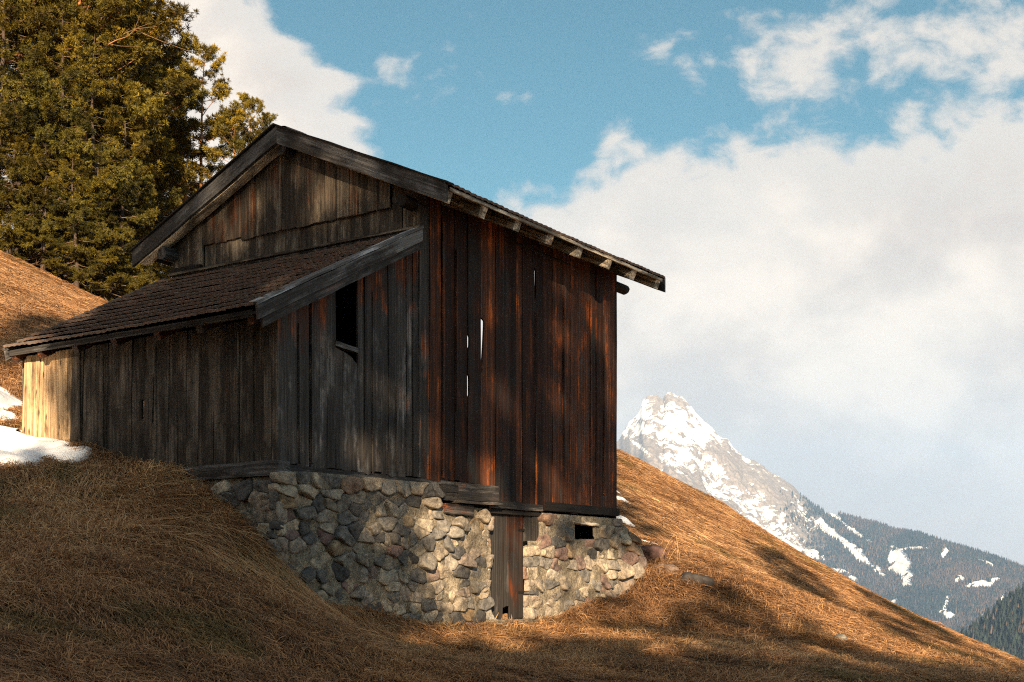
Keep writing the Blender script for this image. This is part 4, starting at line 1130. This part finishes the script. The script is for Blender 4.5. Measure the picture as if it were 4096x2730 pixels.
def px_ell(U, G, lst):
    """meadows and gullies that hold snow, as soft ellipses on the mountain face"""
    m = np.full(U.shape, -1.)
    for (x, y, rx, ry, an) in lst:
        dx = (U * K + 512) * 4 - x; dy = (575 - G * K) * 4 - y; a = math.radians(an)
        p = (dx * math.cos(a) + dy * math.sin(a)) / rx; q = (-dx * math.sin(a) + dy * math.cos(a)) / ry
        m = np.maximum(m, 1 - np.hypot(p, q))
    return m
PATCH = [(3610, 2255, 95, 40, 52), (3660, 2195, 70, 12, 0), (3910, 2342, 52, 20, -5), (3630, 2335, 32, 22, 60), (3812, 2460, 45, 18, 30), (3790, 2415, 12, 40, 0), (3390, 2180, 190, 20, 40), (3400, 2115, 120, 10, 35),
         (3250, 2215, 70, 22, 25), (3370, 2285, 50, 12, 10), (3420, 2315, 25, 14, 20), (3770, 2220, 18, 34, 20), (3835, 2320, 16, 26, 0), (3950, 2255, 45, 12, 25), (4000, 2400, 14, 30, 10), (3540, 2290, 12, 40, -20),
         (3600, 2420, 14, 30, 10), (3920, 2460, 10, 22, 10), (4030, 2300, 20, 8, 10), (3960, 2320, 20, 12, 10), (3330, 2060, 50, 14, 25), (3180, 2180, 60, 30, 40), (2945, 1990, 130, 14, 52), (2800, 1720, 70, 14, 60), (2680, 1700, 90, 22, 60), (2600, 1680, 60, 14, 100), (2560, 1790, 60, 10, 40), (2700, 1860, 70, 10, 45)]
def mcol(U, T, X_, Y_, Z_, rg, cav):
    G = Z_ / Y_
    e = px_ell(U, G, PATCH)
    fr = fbm(U * 260, G * 260, 4, 91)
    peak = sstep(.305, .24, U + .35 * (G - .1) * -1)
    hi = sstep(.045, .15, G - .10 * sstep(.2, .3, U) * -.2)
    s = -.5 + peak * (.5 + .2 * hi + np.clip((.62 - rg) * 4.5, -.5, .5) + .25 * fbm(U * 120 - G * 90, G * 160 + U * 60, 4, 93))
    s = s + .32 * np.exp(-np.clip(T, 0, 9) / .05) * peak
    s = np.where(e + .5 * fr > .12, np.maximum(s, np.where(peak > .5, .56, .8)), s)
    rock = np.array([.2, .178, .162]); fl = np.array([.055, .05, .032])
    tl = sstep(.225, .32, U + .3 * (.1 - G) + .02 * fbm(U * 60, G * 60, 3, 17))[..., None]
    brown = sstep(.1, .5, fbm(U * 45, G * 45, 3, 27))[..., None]
    fl2 = fl * (1 - brown) * .7 + np.array([.08, .058, .04]) * brown
    return s, rock * (1 - tl) + fl2 * tl
us = np.r_[np.arange(-.34, .07, .006), np.arange(.07, .43, .00075), np.arange(.43, .9, .008)]
ts = np.r_[np.linspace(-1.2, -.05, 12), np.linspace(0, 1, 330) ** 1.15, [1.2]]
mtn, MD = slope_sheet('mountain', us, ts, SIL, lambda u: np.interp(u, [.0, .24, .34, .45, .9], [9800, 9800, 7800, 7000, 6500]),
                      lambda u: np.interp(u, [0, .24, .34, .9], [4300, 4300, 3400, 3000]), -700., 200., 620., .85, 101, mcol,
                      'jagged rocky peak streaked with snow above dark forest slopes', .5)
# near wooded ridge at the right border
SIL2 = sil([(2500, 2900), (3300, 2900), (3700, 2640), (3851, 2546), (3888, 2519), (3941, 2472), (3994, 2430), (4047, 2389), (4096, 2357), (4300, 2250), (4700, 2150), (5400, 2100)])
def rcol(U, T, X_, Y_, Z_, rg, cav):
    return np.full(U.shape, -.6), np.broadcast_to(np.array([.035, .036, .022]), U.shape + (3,)).copy()
us2 = np.arange(.25, .8, .0016); ts2 = np.r_[np.linspace(-1, -.05, 6), np.linspace(0, 1, 90), [1.2]]
rdg, RD = slope_sheet('wooded_ridge', us2, ts2, SIL2, lambda u: np.full_like(u, 2600.), lambda u: np.full_like(u, 1300.), -500., 45., 420., .3, 55, rcol,
                      'dark conifer covered ridge at the right edge below the snowy mountain')
rdg['kind'] = 'structure'

def far_forest(name, D, n, hts, seed, dens, label, lar=.1):
    U, T, Xv, Yv, Zv, snow = D; rs = np.random.default_rng(seed)
    ok_ = dens(U, T, Zv / Yv, snow); w = ok_.ravel().astype(float)
    # pick grid cells in proportion to the ground they cover as well as to tree density
    w = w / w.sum(); pick = rs.choice(len(w), n, p=w)
    x = Xv.ravel()[pick]; y = Yv.ravel()[pick]; z = Zv.ravel()[pick]
    x = x + rs.normal(0, 4, n); y = y + rs.normal(0, 4, n); h = hts * rs.uniform(.6, 1.35, n); r = h * rs.uniform(.17, .26, n)
    V = np.empty((n, 9, 3)); a0 = rs.uniform(0, 6, n)
    for k in range(4):
        a = a0 + k * math.pi / 2
        V[:, k] = np.stack([x + np.cos(a) * r, y + np.sin(a) * r, z + h * .05], -1)
        V[:, 4 + k] = np.stack([x + np.cos(a + .8) * r * .62, y + np.sin(a + .8) * r * .62, z + h * .42], -1)
    V[:, 8] = np.stack([x, y, z + h], -1)
    o = (np.arange(n) * 9)[:, None]
    T3 = np.concatenate([o + np.array([k, (k + 1) % 4, 4 + k]) for k in range(4)] + [o + np.array([4 + k, (k + 1) % 4, 4 + (k + 1) % 4]) for k in range(4)] + [o + np.array([4 + k, 4 + (k + 1) % 4, 8]) for k in range(4)])
    m = rs.random(n)[:, None]; larch = (fbm(x / 260, y / 260, 3, 9) + .35 * rs.normal(size=n) > lar)[:, None]
    c = np.where(larch, np.array([.07, .05, .036]), np.array([.018, .026, .02])) * (.6 + .8 * m)
    return tag(np_mesh(name, V.reshape(-1, 3), [T3], M['forest'], np.repeat(c, 9, 0)), label, None, None, 'stuff')
def dens1(U, T, G, s):
    tl = sstep(.235, .33, U + .3 * (.1 - G) + .02 * fbm(U * 60, G * 60, 3, 17))
    return (U > .2) * (U < .46) * (T > -.03) * (T < .8) * tl * (s < .4) * (G < .11)
far_forest('distant_forest', MD, 52000, 26., 1, dens1, 'blue hazed conifer and bare larch forest on the mountain flank')
far_forest('ridge_forest', RD, 16000, 17., 2, lambda U, T, G, s: (U > .3) * (U < .55) * (T > -.03) * (T < .9) * 1., 'dense dark spruce forest on the near ridge at the right edge', .75)

# ================================================================== AIR, SKY, LIGHT, CAMERA
AZ, EL = math.radians(2.), math.radians(16.)      # sun behind the viewpoint; AZ counted to the right of straight behind
sd = Vector((math.sin(AZ) * math.cos(EL), -math.cos(AZ) * math.cos(EL), math.sin(EL)))
ld = bpy.data.lights.new('sun', 'SUN'); ld.energy = 5.; ld.angle = math.radians(.5); ld.color = (1., .76, .5)
sun = bpy.data.objects.new('sun', ld); COL.objects.link(sun); sun.rotation_euler = sd.to_track_quat('Z', 'Y').to_euler()

w = bpy.data.worlds.new('World'); SC.world = w; w.use_nodes = True; nt = w.node_tree
bg = nt.nodes['Background']; bg.inputs[1].default_value = .05
class WN(NT):
    def __init__(s, t): s.t = t
q = WN(nt)
sky = q.n('ShaderNodeTexSky', sky_type='NISHITA', sun_disc=False, sun_elevation=EL, sun_rotation=math.pi - AZ, altitude=1500., air_density=1.2, dust_density=.6, ozone_density=2.2)
tc = q.n('ShaderNodeTexCoord').outputs['Generated']
sx = q.n('ShaderNodeSeparateXYZ'); q.l(tc, sx.inputs[0])
el = q.math('MAXIMUM', sx.outputs[1], .12)
front = q.step(sx.outputs[1], .1, .3)
U = q.math('DIVIDE', sx.outputs[0], el); V = q.math('DIVIDE', sx.outputs[2], el)
def curve(x, pts, x0, x1, y0, y1):
    """float curve over [x0,x1] giving [y0,y1]"""
    nd = q.n('ShaderNodeFloatCurve'); mp = nd.mapping.curves[0]
    xs = [((a - x0) / (x1 - x0), (b - y0) / (y1 - y0)) for a, b in pts]
    while len(mp.points) < len(xs): mp.points.new(.5, .5)
    for p, (a, b) in zip(mp.points, xs): p.location = (a, b); p.handle_type = 'AUTO_CLAMPED'
    nd.mapping.update(); nd.inputs['Factor'].default_value = 1.
    q.l(q.math('DIVIDE', q.math('SUBTRACT', x, x0), x1 - x0), nd.inputs['Value'])
    return q.math('ADD', q.math('MULTIPLY', nd.outputs[0], y1 - y0), y0)
def pu(x): return (x * .43518 - 512) / K
def pv(y): return (575 - y * .43518) / K
cb = q.n('ShaderNodeCombineXYZ'); q.l(U, cb.inputs[0]); q.l(q.math('MULTIPLY', V, 1.35), cb.inputs[1])
n1 = q.noise(cb.outputs[0], 7.5, 7, .56, .25); n2 = q.noise(cb.outputs[0], 30., 6, .6, .3); n3 = q.noise(cb.outputs[0], 3.2, 4, .55)
bil = q.math('ADD', q.math('MULTIPLY', q.math('SUBTRACT', n1, .5), .95), q.math('MULTIPLY', q.math('SUBTRACT', n2, .5), .6))
# the big bank on the right: cloud below this line
vb = curve(U, [(pu(-2600), .02), (pu(300), .05), (pu(900), pv(620)), (pu(1210), pv(440)), (pu(1330), pv(395)), (pu(1440), pv(265)), (pu(1560), pv(310)), (pu(1660), pv(345)), (pu(1760), pv(300)), (pu(1880), pv(268)), (pu(1960), pv(235)),
               (pu(2060), pv(195)), (pu(2200), pv(160)), (pu(2353), pv(150)), (pu(2700), pv(120)), (pu(4800), pv(300))], -1.6, 1.4, -.3, .7)
c1 = q.math('MULTIPLY', q.math('SUBTRACT', vb, V), 10.)
# the cloud behind the wood: cloud left of this line
ub = curve(V, [(-.2, pu(-400)), (pv(900), pu(500)), (pv(430), pu(860)), (pv(350), pu(880)), (pv(280), pu(850)), (pv(235), pu(790)), (pv(190), pu(860)), (pv(150), pu(800)), (pv(110), pu(735)), (pv(50), pu(660)), (pv(-50), pu(640)), (.9, pu(500))], -.3, 1., -.5, .1)
c2 = q.math('MULTIPLY', q.math('SUBTRACT', ub, U), 17.)
# a scatter of small wisps in the upper right
wz = q.math('SUBTRACT', q.math('MULTIPLY', q.step(q.math('ABSOLUTE', q.math('SUBTRACT', V, .415)), .1, .0), .55), .62)
wz = q.math('ADD', wz, q.math('MULTIPLY', q.step(U, .12, .24), .28))
cov = q.math('MAXIMUM', q.math('MAXIMUM', q.math('MINIMUM', c1, 1.2), q.math('MINIMUM', c2, 1.2)), wz)
d = q.math('ADD', cov, q.math('MULTIPLY', bil, 1.5))
mask = q.step(d, -.06, .36)
thick = q.step(d, .2, 1.6)
shade = q.step(q.math('ADD', q.math('MULTIPLY', n1, .6), q.math('MULTIPLY', n3, .6)), .46, .68)
ccol = q.mix(shade, (3.9, 3.3, 2.85), (6.0, 5.15, 4.25))
# paler and greyer low over the valley
low = q.step(V, .17, .0)
ccol = q.mix(q.math('MULTIPLY', low, .65), ccol, (3.6, 3.05, 2.75))
thin = q.mix(q.math('SUBTRACT', 1., thick), ccol, (4.4, 4.0, 3.55))
gen = q.step(q.noise(tc, 3., 6, .6), .45, .62)                       # ordinary broken cloud for the rest of the dome
mk = q.math('ADD', q.math('MULTIPLY', mask, front), q.math('MULTIPLY', q.math('SUBTRACT', 1., front), q.math('MULTIPLY', gen, .75)))
skyc = q.mix(1., sky.outputs[0], (.32, .57, .49), 'MULTIPLY')
behind = q.math('ADD', 1., q.math('MULTIPLY', q.math('SUBTRACT', 1., front), .9))   # unseen cloud behind the viewpoint brightened to lift the shaded grass
bc = q.n('ShaderNodeCombineColor'); [q.l(behind, bc.inputs[k]) for k in range(3)]
q.l(q.mix(q.math('MULTIPLY', mk, .97), skyc, q.mix(1., thin, bc.outputs[0], 'MULTIPLY')), bg.inputs[0])

cam = bpy.data.cameras.new('camera'); co = bpy.data.objects.new('camera', cam); COL.objects.link(co); SC.camera = co
co.location = (0, 0, 0); co.rotation_euler = (math.pi / 2, 0, 0)
cam.sensor_width = 36.; cam.lens = 36. * K / 1024; cam.shift_y = (575 - 341) / 1024.; cam.clip_start = .1; cam.clip_end = 40000.

HAZE = 4.6e-5
if HAZE:
    me = bpy.data.meshes.new('haze'); x0, x1, y0, y1, z0, z1 = -6500., 14500., -4200., 16500., -1250., 1700.
    vs = [(x, y, z) for x in (x0, x1) for y in (y0, y1) for z in (z0, z1)]
    me.from_pydata(vs, [], [(0, 1, 3, 2), (4, 6, 7, 5), (0, 4, 5, 1), (2, 3, 7, 6), (0, 2, 6, 4), (1, 5, 7, 3)])
    hm = bpy.data.materials.new('haze'); hm.use_nodes = True; ht = hm.node_tree; ht.nodes.remove(ht.nodes['Principled BSDF'])
    pvn = ht.nodes.new('ShaderNodeVolumePrincipled'); pvn.inputs['Color'].default_value = (.36, .6, 1., 1); pvn.inputs['Density'].default_value = HAZE
    ht.links.new(pvn.outputs[0], ht.nodes['Material Output'].inputs['Volume']); me.materials.append(hm)
    ho = bpy.data.objects.new('haze', me); COL.objects.link(ho); tag(ho, 'thin bluish mountain haze', None, None, 'stuff')

vs = SC.view_settings; SC.display_settings.display_device = 'sRGB'
vs.view_transform = 'Standard'; vs.look = 'None'; vs.exposure = 2.0; vs.gamma = 1.; vs.use_curve_mapping = False
SC.render.engine = 'CYCLES'; SC.cycles.max_bounces = 6; SC.cycles.diffuse_bounces = 3; SC.cycles.transparent_max_bounces = 4; SC.cycles.volume_bounces = 0
SC.cycles.use_denoising = False; SC.cycles.pixel_filter_type = 'BLACKMAN_HARRIS'; SC.cycles.filter_width = 1.15
SC.cycles.sample_clamp_indirect = 6.
